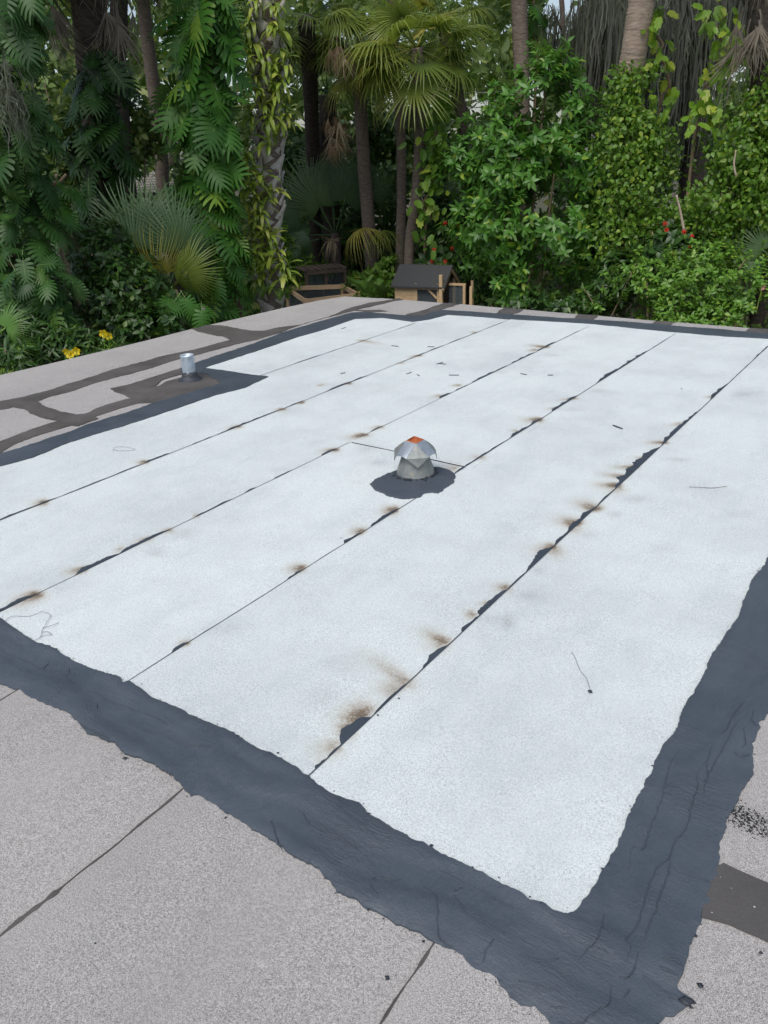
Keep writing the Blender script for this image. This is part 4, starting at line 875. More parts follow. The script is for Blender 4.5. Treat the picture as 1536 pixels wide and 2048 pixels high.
def whorls(p, out, per, ls, up=0.55, jit=0.35, stem=0.05):
    """a rosette of leaves round each shoot tip"""
    n = len(p); ax_ = unit(out + up * UP + jit * rng.normal(0, 1, (n, 3))); a = unit(np.cross(ax_, rnd3(n))); b = np.cross(ax_, a)
    P_, Y_, Z_, S_2 = [], [], [], []
    for k in range(per):
        t = 2 * math.pi * (k * 0.381966 * 1.0) + rng.uniform(-0.7, 0.7, n); el = 0.05 + 0.75 * k / per + rng.uniform(-0.4, 0.3, n)
        rad = np.cos(t)[:, None] * a + np.sin(t)[:, None] * b
        y = np.cos(el)[:, None] * rad + np.sin(el)[:, None] * ax_ - 0.15 * UP; z = ax_ * np.cos(el)[:, None] - rad * np.sin(el)[:, None]
        P_.append(p - ax_ * (stem + 0.5 * ls * rng.uniform(0, 1, n))[:, None] * (1 - k / per)); Y_.append(y); Z_.append(z); S_2.append(ls * rng.uniform(0.65, 1.15, n))
    return np.concatenate(P_), frames(np.concatenate(Y_), np.concatenate(Z_)), np.concatenate(S_2)
def sprays(p, out, per, ls, hang=0.5, spread=0.2):
    """leaves lying like shingles on a surface, tips hanging"""
    n = len(p) * per; q = np.repeat(p, per, 0) + rng.normal(0, spread, (n, 3)) * 0.5; o = np.repeat(out, per, 0)
    z = unit(o + 0.55 * UP + 0.45 * rng.normal(0, 1, (n, 3))); y = unit(rng.normal(0, 0.7, (n, 3)) - hang * UP + 0.3 * o)
    return q, frames(y, z), ls * rng.uniform(0.6, 1.25, n)

def blobpx(u, v, dep, ru, rv, rd=None):
    k = px(dep); return (W(u, v, dep), np.array([ru * k, (rd if rd else min(ru, rv) * k), rv * k]))
def base_at(u, v, dep):
    p = W(u, v, dep); return np.array([p[0], p[1], GROUND])
def shrub(name, label, cat, blobs, mat, protos, key, n, per, ls, mode='whorl', nobj=300, stems=5, group=None, front=0.7, hang=0.6, stemr=0.03, up=0.55, pocket=-1.5):
    C = np.mean([b[0] for b in blobs], 0); base = np.array([C[0], C[1], GROUND])
    t = thing(name, label, cat, base, group)
    p, out = tips_shell(blobs, n, front, pocket)
    keep = p[:, 2] > GROUND + 0.02; p, out = p[keep], out[keep]
    a = whorls(p, out, per, ls, up) if mode == 'whorl' else sprays(p, out, per, ls, hang, ls * 1.6)
    foliage(t, key, protos, *a, mat, nobj)
    for k in range(stems):
        b = blobs[k % len(blobs)][0]; q0 = base + np.array([*rng.normal(0, 0.12, 2), 0]); q2 = b + rng.normal(0, 0.2, 3); q1 = (q0 + q2) / 2 + rng.normal(0, 0.12, 3)
        v, f = tube(spline([q0, q1, q2], 10), np.linspace(stemr, stemr * 0.35, 10), 6); obj('stem', v, f, M_STEM, t)
    return t

# ------------------------------------------------------------------ palms
def ring_trunk(pts, r0, r1, mat, parent, name='trunk', rings=70, amp=0.05):
    q = spline(pts, rings * 2); n = len(q); r = np.linspace(r0, r1, n) * (1 + amp * np.where(np.arange(n) % 2 == 0, 1, -0.4) * rng.uniform(0.3, 1.2, n))
    v, f = tube(q, r, 14, wob=0.025); return obj(name, v, f, mat, parent)
def crown(parent, c, n, size, elev=(-40, 75), mat=L_PALM, protos=FAN, key='fan', az=None, stalk=0.9, name='frond', tiltj=0.2, droop=0.5):
    """fronds radiating from the bud at c; blade radius = size"""
    az_ = rng.uniform(0, 2 * math.pi, n) if az is None else np.radians(rng.uniform(az[0], az[1], n))
    el = np.radians(rng.uniform(*elev, n)); hd = np.cos(az_)[:, None] * RGT + np.sin(az_)[:, None] * FWD
    y = np.cos(el)[:, None] * hd + np.sin(el)[:, None] * UP; s = size * rng.uniform(0.8, 1.15, n)
    pos = c + y * (s * stalk)[:, None]
    yb = unit(y - droop * UP * rng.uniform(0.4, 1.2, n)[:, None]); z = unit(UP * np.cos(el)[:, None] - hd * np.sin(el)[:, None] + 0.4 * hd + tiltj * rng.normal(0, 1, (n, 3)))
    R = frames(yb, z)
    # keep the stalk pointing back to the bud
    pos = c + yb * (s * stalk)[:, None]
    singles(name, key, protos, pos, R, s, mat, parent)
def skirt(parent, c, n, size, mat=L_DEAD, az=None, zr=0.4, name='dead_frond', out=0.25):
    az_ = rng.uniform(0, 2 * math.pi, n) if az is None else np.radians(rng.uniform(az[0], az[1], n)); hd = np.cos(az_)[:, None] * RGT + np.sin(az_)[:, None] * FWD
    y = unit(-UP + hd * rng.uniform(0.05, 0.55, n)[:, None]); z = unit(hd + 0.25 * rng.normal(0, 1, (n, 3))); s = size * rng.uniform(0.7, 1.1, n)
    pos = c + hd * out * rng.uniform(0.5, 1.3, n)[:, None] - UP * rng.uniform(0, zr, n)[:, None]
    singles(name, 'deadfan', FAND, pos, frames(y, z), s, mat, parent)
def palm(label, path, r0, r1, barkmat, nf, size, elev=(-35, 75), mat=L_PALM, dead=6, deadmat=L_DEAD, group='cabbage palms behind the roof', rings=80, deadsize=None, crown_at=None, hang=0):
    pts = [W(u, v, d) for u, v, d in path]; b = pts[0].copy(); 
    if b[2] > GROUND: pts = [np.array([b[0], b[1], GROUND - 0.1])] + pts
    t = thing('cabbage_palm', label, 'palm', (pts[0][0], pts[0][1], GROUND), group)
    ring_trunk(pts, r0, r1, barkmat, t, rings=rings)
    c = pts[-1] if crown_at is None else W(*crown_at)
    if nf: crown(t, c, nf, size, elev, mat)
    if hang: crown(t, c - UP * 0.1, hang, size, (-50, -5), mat, FANH, 'fanh', name='frond', droop=0.8)
    if dead: skirt(t, c - UP * 0.25, dead, deadsize or size * 0.75, deadmat)
    return t, c

# ---- palms of the middle ground
# the big sunlit crown above the chicken coop
t, c = palm('bright fan-crowned cabbage palm leaning above the chicken coop', [(818, 515, 17.2), (832, 400, 17.0), (840, 280, 16.9), (836, 190, 16.8), (833, 95, 16.7)], 0.10, 0.12, M_BARK, 28, 0.84, (-38, 60), dead=2, deadsize=0.4, hang=0)
skirt(t, W(832, 205, 16.7), 9, 0.42, L_DEADG, zr=0.35, name='hanging_boot', out=0.14)
t, c = palm('straight grey cabbage palm left of the chicken coop, crown drooping brown', [(745, 560, 18.6), (735, 420, 18.5), (728, 330, 18.4), (722, 230, 18.3), (717, 105, 18.2)], 0.15, 0.13, M_BARK, 20, 0.68, (-40, 65), dead=4, hang=0)
t, c = palm('thin straight palm trunk just left of the chicken coop roof', [(800, 530, 17.9), (803, 400, 17.9), (801, 260, 17.9), (793, 170, 17.9), (786, 30, 17.9), (782, -60, 17.9)], 0.105, 0.09, M_BARK, 10, 0.70, (0, 70), dead=2)
t, c = palm('cabbage palm behind the fern-hung trunk with a brown frond skirt', [(632, 560, 20.6), (628, 380, 20.4), (622, 200, 19.0), (612, 40, 17.4)], 0.16, 0.16, M_BARKD, 20, 0.72, (-40, 60), dead=0, hang=0)
skirt(t, W(672, 85, 16.6), 9, 0.55, L_DEAD, az=(-130, 20), zr=0.35)
t, c = palm('short dark palm wrapped in a skirt of dead brown fronds', [(665, 560, 20.2), (662, 420, 20.2), (658, 300, 20.1), (655, 190, 20.0)], 0.20, 0.20, M_BARKD, 6, 0.65, (20, 75), L_PALMD, dead=9, deadsize=0.5)
skirt(t, W(672, 235, 17.7), 9, 0.55, L_DEAD, az=(-150, -20), zr=0.5, out=0.2)
t, c = palm('dark palm trunk leaning left beside the big broad-leaved shrub', [(940, 330, 19.5), (932, 260, 19.5), (915, 190, 19.5), (900, 120, 19.5), (885, 40, 19.5)], 0.14, 0.13, M_BARKD, 8, 0.7, (0, 75), L_PALM, dead=2, hang=5)
t, c = palm('brown ringed palm trunk rising behind the big broad-leaved shrub', [(1046, 420, 17.5), (1043, 160, 17.4), (1040, 60, 17.4), (1036, -90, 17.3), (1030, -320, 17.3)], 0.155, 0.145, M_BARK, 14, 0.8, (-20, 75), dead=4, deadsize=0.6)
t, c = palm('thick pale leaning palm trunk on the right above the vine-clad stump', [(1262, 420, 15.0), (1262, 170, 14.8), (1270, 90, 14.7), (1285, -20, 14.6), (1310, -330, 14.4)], 0.215, 0.20, M_BARKL, 14, 0.8, (-20, 75), dead=4, deadsize=0.6)
t, c = palm('palm at the top right corner with a grey frond skirt', [(1530, 560, 13.6), (1528, 300, 13.6), (1524, 60, 13.5), (1520, -140, 13.5)], 0.18, 0.18, M_BARKD, 10, 0.75, (10, 75), dead=7, deadmat=L_DEADG, deadsize=0.55)
skirt(t, W(1505, 45, 13.2), 10, 0.62, L_DEADG, az=(-170, -10), zr=0.25)
# left, in deep shade
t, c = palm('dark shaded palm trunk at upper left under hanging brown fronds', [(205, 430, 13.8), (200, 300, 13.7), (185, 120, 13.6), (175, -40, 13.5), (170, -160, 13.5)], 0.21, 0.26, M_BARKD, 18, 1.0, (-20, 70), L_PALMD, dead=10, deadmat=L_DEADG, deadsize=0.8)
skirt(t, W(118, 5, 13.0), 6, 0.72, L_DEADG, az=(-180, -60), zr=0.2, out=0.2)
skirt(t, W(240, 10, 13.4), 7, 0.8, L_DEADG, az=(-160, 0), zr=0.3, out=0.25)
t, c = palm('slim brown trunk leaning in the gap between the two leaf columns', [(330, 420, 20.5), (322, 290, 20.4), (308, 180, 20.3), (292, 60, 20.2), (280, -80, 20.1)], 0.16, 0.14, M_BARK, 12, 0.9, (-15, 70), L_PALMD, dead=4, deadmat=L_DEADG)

# ---- palm with criss-cross boots and strap-leaved epiphytes
pts = [W(545, 660, 14.2), W(541, 560, 14.2), W(538, 420, 14.2), W(540, 260, 14.1), W(536, 120, 14.0), W(533, -110, 14.0)]
pts[0] = np.array([pts[0][0], pts[0][1], GROUND])
t = thing('boot_covered_palm', 'palm trunk armoured with grey criss-cross boots beside the monstera column', 'palm', pts[0])
ring_trunk(pts, 0.21, 0.19, M_BARK, t, amp=0.03)
tq = spline(pts, 260)
def p_boot():
    V = [(-0.8, 0, 0), (0.8, 0, 0), (0.8, 0, 0.12), (-0.8, 0, 0.12), (-0.40, 1, 0.16), (0.40, 1, 0.16), (0.40, 1, 0.28), (-0.40, 1, 0.28), (-0.26, 2.0, 0.38), (0.05, 2.1, 0.42), (0.05, 2.1, 0.52), (-0.26, 2.0, 0.50)]
    F = [(0, 1, 5, 4), (1, 2, 6, 5), (2, 3, 7, 6), (3, 0, 4, 7), (4, 5, 9, 8), (5, 6, 10, 9), (6, 7, 11, 10), (7, 4, 8, 11), (8, 9, 10, 11)]
    return np.array(V), tris(F)
nb = 170; i = np.linspace(20, 235, nb).astype(int); a = np.arange(nb) * 2.39996; hd = np.cos(a)[:, None] * RGT + np.sin(a)[:, None] * FWD; tg = np.cross(UP, hd) * np.where(np.arange(nb) % 2 == 0, 1, -1)[:, None]
pos = tq[i] + hd * 0.185; y = unit(UP + 0.6 * tg + 0.08 * hd + 0.08 * rng.normal(0, 1, (nb, 3)))
singles('boot', 'boot', [p_boot()], pos, frames(y, hd), rng.uniform(0.10, 0.15, nb), M_BOOT, t)
crown(t, pts[-1], 9, 0.7, (10, 70), L_PALM)
e = thing('strap_leaf_epiphyte', 'yellow-green strap-leaved epiphytes hanging on the boot-covered palm trunk', 'epiphyte', tq[60])
cl = []
for u, v in [(505, 60), (545, 55), (570, 70), (520, 95), (560, 105), (500, 125), (545, 130), (575, 130), (515, 160), (555, 165), (520, 190), (560, 195), (535, 215), (570, 215), (525, 240), (580, 240), (510, 345), (530, 360), (555, 290), (505, 375), (525, 400), (520, 430), (548, 395), (515, 455), (540, 440), (525, 480), (555, 480), (520, 505), (565, 505), (530, 530), (550, 520), (575, 530), (510, 410), (500, 320), (550, 240), (570, 165), (500, 90), (555, 20), (520, 15), (580, 555), (535, 555), (500, 350), (545, 470), (515, 375)]:
    cl.append(W(u + rng.uniform(-5, 5) - (11 if v > 225 else 3), v, 13.9 - 0.2 * rng.uniform(0.2, 1)))
cl = np.array(cl); per = 13; q = np.repeat(cl, per, 0) + rng.normal(0, 0.04, (len(cl) * per, 3)); n = len(q)
y = unit(rng.normal(0, 0.6, (n, 3)) + 0.8 * TOCAM + 0.9 * UP - 0.15 * RGT); z = unit(UP * 1.0 + 0.3 * TOCAM + 0.1 * rng.normal(0, 1, (n, 3)))
foliage(e, 'strap', STRAP, q, frames(y, z), rng.uniform(0.26, 0.46, n), L_STRAP, 300, rest='small_straps')

# ---- monstera climbing its hosts
def monstera(label, bands, dep, n, ls, mat, host=None, name='monstera_vine', stemmat=M_STEM, group='monstera vines on trunks', rd=0.35):
    """bands: (v, u-left, u-right) outline of the column"""
    bands = np.array(bands, float); v = rng.uniform(bands[0, 0], bands[-1, 0], n); ul = np.interp(v, bands[:, 0], bands[:, 1]); ur = np.interp(v, bands[:, 0], bands[:, 2])
    wd_ = np.interp(v, bands[:, 0], bands[:, 2] - bands[:, 1]); x = rng.uniform(-1, 1, n); dd = rng.uniform(0, 1, n) ** 1.5
    u = (ul + ur) / 2 + x * (ur - ul) / 2 + rng.normal(0, 9, n)
    d = dep - np.sqrt(np.clip(1 - x * x, 0, 1)) * wd_ / 2 * px(dep) * 0.9 + dd * rd
    pos = np.array([W(a, b, c) for a, b, c in zip(u, v, d)])
    out = unit(x[:, None] * RGT + np.sqrt(np.clip(1 - x * x, 0, 1))[:, None] * TOCAM)
    z = unit(out * 0.7 + 0.85 * UP + 0.42 * rng.normal(0, 1, (n, 3))); y = unit(-0.75 * UP + 0.5 * out + 0.5 * x[:, None] * RGT + 0.42 * rng.normal(0, 1, (n, 3)))
    cu, cv = np.interp(bands[:, 0], bands[:, 0], (bands[:, 1] + bands[:, 2]) / 2), bands[:, 0]
    path = [W(a, b, dep + 0.1) for a, b in zip(cu, cv)][::-1]; path = [np.array([path[0][0], path[0][1], GROUND])] + path
    t = thing(name, label, 'vine', path[0], group)
    singles('leaf', 'monstera', MONS, pos, frames(y, z), ls * rng.uniform(0.5, 1.18, n), mat, t)
    m_ = n; k_ = rng.integers(0, n, m_); a_ = sprays(pos[k_] + FWD * 0.18, out[k_], 3, ls * 0.33, 0.7, 0.16); joined('dark_filler_leaves', OVAL, *a_, L_DARK, t)  # small dark filler leaves added behind the blades, gap shade in their colour
    for k in range(3):
        q = spline(np.array(path) + rng.normal(0, 0.07, (len(path), 3)), 40); vv, f = tube(q, 0.022, 6); obj('stem', vv, f, stemmat, t)
    return t, path
t, path = monstera('tall monstera column left of the boot-covered palm', [(-30, 362, 440), (60, 360, 445), (150, 362, 448), (250, 360, 450), (330, 368, 452), (380, 385, 448), (400, 395, 445)], 13.2, 135, 0.48, L_MON)
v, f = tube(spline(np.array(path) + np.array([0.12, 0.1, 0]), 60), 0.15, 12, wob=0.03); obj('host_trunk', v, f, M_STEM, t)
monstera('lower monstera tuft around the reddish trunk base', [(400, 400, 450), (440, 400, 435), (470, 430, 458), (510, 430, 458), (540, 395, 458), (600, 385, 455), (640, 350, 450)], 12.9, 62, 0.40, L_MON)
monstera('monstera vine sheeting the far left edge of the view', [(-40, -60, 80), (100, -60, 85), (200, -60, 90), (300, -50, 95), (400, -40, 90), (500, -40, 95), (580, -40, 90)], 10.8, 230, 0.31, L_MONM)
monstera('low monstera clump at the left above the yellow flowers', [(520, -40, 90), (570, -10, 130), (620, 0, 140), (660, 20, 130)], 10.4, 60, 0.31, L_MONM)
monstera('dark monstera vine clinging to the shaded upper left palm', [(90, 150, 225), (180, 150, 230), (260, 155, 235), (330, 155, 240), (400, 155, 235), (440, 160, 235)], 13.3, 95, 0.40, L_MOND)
monstera('monstera fringe hanging at the foot of the fan palm near the roof edge', [(590, 300, 400), (620, 290, 430), (660, 270, 380)], 11.8, 32, 0.38, L_MON)
monstera('small monstera tuft low between the left shrubs', [(350, 85, 140), (400, 80, 135), (440, 85, 130)], 11.8, 16, 0.34, L_MON)
monstera('dark split-leaved vine beside the brown ringed palm trunk', [(-30, 1055, 1085), (50, 1058, 1085), (110, 1058, 1080)], 17.8, 14, 0.36, L_MON)
def philo(label, pts, dep, n, ls, mat=L_LIME):
    pts = np.array(pts, float); k = rng.integers(0, len(pts), n); u = pts[k, 0] + rng.normal(0, 16, n); v = pts[k, 1] + rng.normal(0, 16, n)
    pos = np.array([W(a, b, dep - rng.uniform(0, 0.5)) for a, b in zip(u, v)]); z = unit(TOCAM * 0.7 + 0.9 * UP + 0.4 * rng.normal(0, 1, (n, 3))); y = unit(-0.7 * UP + 0.4 * TOCAM + 0.7 * rng.normal(0, 1, (n, 3)))
    o = np.argsort(-pts[:, 1]); path = [W(a, b, dep + 0.1) for a, b in pts[o]]; path = [np.array([path[0][0], path[0][1], GROUND])] + path
    t = thing('philodendron_vine', label, 'vine', path[0], 'lime philodendron vines')
    singles('leaf', 'philo', PHIL, pos, frames(y, z), ls * rng.uniform(0.6, 1.2, n), mat, t)
    vv, f = tube(spline(path, 40), 0.03, 6); obj('stem', vv, f, M_STEM, t); return t
philo('lime-leaved philodendron climbing left of the top right corner palm', [(1440, 30), (1430, 60), (1450, 90), (1435, 120), (1425, 150), (1410, 180), (1400, 205), (1420, 215), (1395, 235), (1445, 50), (1440, 140), (1455, 115)], 13.8, 130, 0.135)
philo('philodendron leaves hanging beside the pale leaning palm trunk', [(1308, 30), (1318, 50), (1325, 90), (1312, 110), (1330, 130), (1340, 185), (1320, 215), (1305, 60), (1335, 205)], 14.8, 60, 0.14)
philo('broad-leaved climber on the thin trunk behind the chicken coop', [(868, 190), (870, 220), (880, 250), (860, 290), (875, 320), (850, 350), (870, 370), (845, 410), (865, 440), (850, 470), (872, 300), (880, 345)], 16.8, 150, 0.15, L_VINE)

# ---- fan palmettos of the understorey
def palmetto(label, u, v, dep, fr, size, mat=L_PALMD, stalk=0.8, dead=()):
    c = W(u, v, dep); t = thing('fan_palmetto', label, 'palm', (c[0], c[1], GROUND), 'fan palmettos in the understorey')
    vv, f = tube([np.array([c[0], c[1], GROUND]), c - UP * 0.1, c + UP * 0.05], [0.14, 0.12, 0.08], 10, wob=0.08); obj('trunk', vv, f, M_BARKD, t)
    for (fu, fv, fd, nz, m, pr, sc) in fr:
        h = W(fu, fv, dep + fd); y = unit(h - c); z = unit(np.array(nz[0] * RGT + nz[1] * TOCAM + nz[2] * UP)); y2 = unit(y * 0.8 + 0.3 * unit(h - c))
        R = frames(y2[None], z[None]); s = np.array([size * sc]); base = wloc(t)
        o = bpy.data.objects.new('frond', shared(f'{pr}', {'p0': PALMETTO[0], 'p1': PALMETTO[1], 'p2': PALMETTO[2], 'h0': FANH[0], 'd0': FAND[0], 'd1': FAND[1]}[pr], m)); COL.objects.link(o); o.parent = t
        mm = np.eye(4); mm[:3, :3] = R[0] * s[0]; mm[:3, 3] = h - base; o.matrix_basis = Matrix(mm.tolist())
        if pr[0] == 'p':
            vv, f = tube(spline([c, (c + h) / 2 + UP * 0.03, h], 6), 0.012, 5); obj('stalk', vv, f, m, t)
    return t
G = L_PALMD
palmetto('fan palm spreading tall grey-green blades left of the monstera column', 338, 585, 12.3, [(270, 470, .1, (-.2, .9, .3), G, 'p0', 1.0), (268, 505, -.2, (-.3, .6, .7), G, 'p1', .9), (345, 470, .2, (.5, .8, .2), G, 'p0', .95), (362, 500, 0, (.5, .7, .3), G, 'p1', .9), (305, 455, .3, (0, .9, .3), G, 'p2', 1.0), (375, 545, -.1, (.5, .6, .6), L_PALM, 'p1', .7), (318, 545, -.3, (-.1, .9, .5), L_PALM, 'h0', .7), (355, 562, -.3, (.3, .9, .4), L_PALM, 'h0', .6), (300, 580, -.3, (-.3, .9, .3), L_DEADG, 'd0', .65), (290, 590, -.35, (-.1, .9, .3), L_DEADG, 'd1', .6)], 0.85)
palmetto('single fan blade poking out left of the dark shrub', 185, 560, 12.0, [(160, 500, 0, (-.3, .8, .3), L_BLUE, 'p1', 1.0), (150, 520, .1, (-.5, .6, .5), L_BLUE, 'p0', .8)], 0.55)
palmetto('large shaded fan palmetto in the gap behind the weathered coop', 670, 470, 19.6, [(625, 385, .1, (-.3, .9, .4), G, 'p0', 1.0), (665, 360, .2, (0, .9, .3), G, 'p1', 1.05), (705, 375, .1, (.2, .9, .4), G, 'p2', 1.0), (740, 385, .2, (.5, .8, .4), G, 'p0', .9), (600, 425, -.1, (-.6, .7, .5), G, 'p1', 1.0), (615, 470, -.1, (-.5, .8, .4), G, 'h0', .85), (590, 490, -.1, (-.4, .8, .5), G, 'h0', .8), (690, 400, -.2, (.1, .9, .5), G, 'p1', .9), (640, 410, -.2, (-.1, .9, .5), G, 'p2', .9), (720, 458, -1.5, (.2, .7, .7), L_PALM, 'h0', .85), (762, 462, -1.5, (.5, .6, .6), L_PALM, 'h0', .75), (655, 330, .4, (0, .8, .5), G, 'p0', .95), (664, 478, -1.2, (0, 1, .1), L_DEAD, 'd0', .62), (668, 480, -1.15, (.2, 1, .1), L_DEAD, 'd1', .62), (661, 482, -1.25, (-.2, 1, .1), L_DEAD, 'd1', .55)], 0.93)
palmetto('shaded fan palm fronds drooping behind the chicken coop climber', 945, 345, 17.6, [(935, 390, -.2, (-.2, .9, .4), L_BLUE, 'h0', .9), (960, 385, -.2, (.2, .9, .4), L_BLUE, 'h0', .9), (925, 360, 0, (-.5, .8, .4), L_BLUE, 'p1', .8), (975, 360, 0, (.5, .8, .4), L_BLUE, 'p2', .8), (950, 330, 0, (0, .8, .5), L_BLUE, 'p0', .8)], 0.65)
palmetto('fan fronds at the left frame edge beside the roof', -30, 705, 9.6, [(12, 655, 0, (.2, .7, .7), L_LOW, 'p1', 1.0), (25, 700, -.1, (.2, .6, .8), L_LOW, 'p2', .9), (5, 725, -.2, (.1, .5, .9), L_LOW, 'p0', .8)], 0.36)
palmetto('fan palm tuft at the right frame edge above the low shrub', 1560, 540, 12.6, [(1525, 500, 0, (-.4, .8, .4), G, 'p1', .8), (1520, 530, 0, (-.5, .7, .5), G, 'h0', .7)], 0.55)
c = W(335, 430, 14.6); t = thing('feather_palm', 'bluish feather-leaved palm in the shade left of the monstera column', 'palm', (c[0], c[1], GROUND))
vv, f = tube([(c[0], c[1], GROUND), tuple(c)], [0.12, 0.1], 10); obj('trunk', vv, f, M_BARKD, t)
n = 13; a = rng.uniform(0, 6.28, n); hd = np.cos(a)[:, None] * RGT + np.sin(a)[:, None] * FWD
singles('frond', 'pinnate', PINN, np.repeat(c[None], n, 0), frames(unit(hd + 0.55 * UP), np.repeat(UP[None], n, 0)), rng.uniform(0.5, 0.75, n), L_BLUE, t)
def ferns(label, spots, dep, s0):
    c0 = W(*spots[0], dep); t = thing('fern_clump', label, 'fern', (c0[0], c0[1], GROUND + 0.0), 'fern clumps')
    for u, v in spots:
        c = W(u, v, dep); n = 9; a = rng.uniform(0, 6.28, n); hd = np.cos(a)[:, None] * RGT + np.sin(a)[:, None] * FWD
        singles('frond', 'fern', FERN, np.repeat(c[None], n, 0), frames(unit(hd * 0.5 + 1.0 * UP), unit(UP * 0.4 - hd * 0.6)), s0 * rng.uniform(0.7, 1.1, n), L_LOW, t)
ferns('light green ferns at the foot of the boot-covered palm', [(505, 605), (525, 600), (560, 605), (575, 600), (495, 625)], 13.6, 0.35)
ferns('upright light green ferns between the pen and the chicken coop', [(728, 590), (742, 600), (752, 605), (768, 600), (760, 592)], 16.4, 0.5)

# ---- broad-leaved shrubs and vine-clad masses on the right
k = 15.9
shrub('broad_leaved_shrub', 'large bright green broad-leaved shrub right of the chicken coop', 'shrub',
      [blobpx(1080, 230, k, 95, 90), blobpx(1010, 330, k, 90, 95), blobpx(1120, 340, k - .3, 105, 100), blobpx(1000, 450, k - .2, 95, 90), blobpx(1110, 470, k - .6, 110, 95), blobpx(1190, 400, k - .2, 60, 90), blobpx(1060, 560, k - .4, 120, 60), blobpx(965, 520, k + .6, 55, 70), blobpx(1090, 150, k + .2, 60, 50), blobpx(935, 330, k + .5, 50, 70), blobpx(930, 430, k + .6, 48, 70), blobpx(1205, 310, k, 50, 70), blobpx(1000, 240, k + .2, 50, 60), blobpx(1180, 520, k - .5, 50, 60)],
      L_SHRUB, LEAF, 'broadleaf', 1900, 9, 0.175, nobj=300, stems=10, stemr=0.045, pocket=-0.9)
shrub('vine_clad_stump', 'stump smothered in small-leaved green vine under the pale leaning palm', 'vine',
      [blobpx(1262, 215, 14.6, 50, 55), blobpx(1258, 290, 14.5, 62, 65), blobpx(1268, 380, 14.4, 75, 80), blobpx(1260, 470, 14.4, 90, 70), blobpx(1240, 175, 14.6, 30, 30)], L_VINE, OVAL, 'vineleaf', 1900, 6, 0.088, mode='spray', stems=4, stemr=0.06)
shrub('vine_covered_bank', 'wall of tangled yellow-green vine filling the right edge of the view', 'vine',
      [blobpx(1500, 300, 13.3, 95, 85), blobpx(1420, 400, 13.4, 90, 75), blobpx(1520, 400, 13.2, 90, 100), blobpx(1540, 230, 13.3, 70, 80), blobpx(1450, 480, 13.3, 120, 60), blobpx(1570, 320, 13.2, 80, 150), blobpx(1350, 430, 13.7, 50, 70)], L_VINE, OVAL, 'vineleaf', 3400, 6, 0.082, mode='spray', stems=6, stemr=0.035)
shrub('low_shrub', 'light green fine-leaved shrub along the far roof edge at right', 'shrub',
      [blobpx(1290, 560, 12.4, 90, 60), blobpx(1400, 570, 12.0, 110, 70), blobpx(1510, 590, 11.6, 90, 75), blobpx(1230, 620, 12.4, 70, 40), blobpx(1330, 620, 12.0, 110, 50), blobpx(1460, 640, 11.6, 120, 50), blobpx(1600, 600, 11.4, 90, 90), blobpx(1400, 520, 12.4, 80, 40), blobpx(1265, 640, 11.9, 80, 36), blobpx(1555, 655, 11.2, 80, 50), blobpx(1360, 650, 11.6, 90, 36)], L_LOW, LEAF4, 'lowleaf', 2000, 7, 0.085, stems=10, stemr=0.018, up=0.9)
shrub('flowering_shrub', 'dark shrub with red flowers between the vine wall and low shrub', 'shrub', [blobpx(1330, 490, 13.2, 60, 45), blobpx(1370, 500, 13.0, 60, 40)], L_DARK, OVAL, 'flowershrub', 200, 6, 0.13, nobj=120)
shrub('flowering_shrub', 'dark shrub with orange-red flowers behind the chicken coop roof', 'shrub', [blobpx(895, 480, 17.2, 50, 60), blobpx(880, 530, 17.0, 60, 35), blobpx(930, 500, 17.1, 45, 55)], L_DARK, OVAL, 'flowershrub', 260, 6, 0.19, nobj=150)
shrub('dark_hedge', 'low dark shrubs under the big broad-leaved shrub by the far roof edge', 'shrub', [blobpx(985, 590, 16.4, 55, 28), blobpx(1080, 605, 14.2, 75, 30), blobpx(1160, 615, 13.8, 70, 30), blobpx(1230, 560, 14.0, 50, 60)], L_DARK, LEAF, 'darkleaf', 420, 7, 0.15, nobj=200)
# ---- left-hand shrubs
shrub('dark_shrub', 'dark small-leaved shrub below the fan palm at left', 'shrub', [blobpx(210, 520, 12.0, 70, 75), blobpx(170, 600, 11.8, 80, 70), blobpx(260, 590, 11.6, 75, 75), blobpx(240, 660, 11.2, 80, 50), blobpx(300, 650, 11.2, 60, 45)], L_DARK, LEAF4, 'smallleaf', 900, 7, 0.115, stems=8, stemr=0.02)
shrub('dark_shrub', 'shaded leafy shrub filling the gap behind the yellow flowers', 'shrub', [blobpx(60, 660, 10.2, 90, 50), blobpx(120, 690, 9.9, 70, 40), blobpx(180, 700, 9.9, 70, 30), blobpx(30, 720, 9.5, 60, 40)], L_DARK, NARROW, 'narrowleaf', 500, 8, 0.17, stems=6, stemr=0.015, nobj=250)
shrub('leafy_shrub', 'mid green shrub in the gap left of the dark shaded palm', 'shrub', [blobpx(120, 280, 15.5, 50, 80), blobpx(130, 400, 15.0, 50, 70), blobpx(270, 250, 17.0, 45, 60), blobpx(110, 180, 16.0, 40, 50)], L_WOOD, LEAF4, 'smallleaf', 420, 7, 0.16, stems=4, nobj=150)
shrub('ground_plants', 'low leafy ground plants between the pens and the palms', 'plant', [blobpx(610, 545, 19.6, 60, 25), blobpx(735, 560, 18.2, 45, 25), blobpx(780, 540, 17.6, 50, 30), blobpx(590, 570, 19.5, 40, 22), blobpx(750, 590, 17.2, 40, 18), blobpx(560, 520, 18.0, 30, 60)], L_VINE, LEAF4, 'smallleaf', 520, 7, 0.14, stems=3, nobj=150, stemr=0.012)
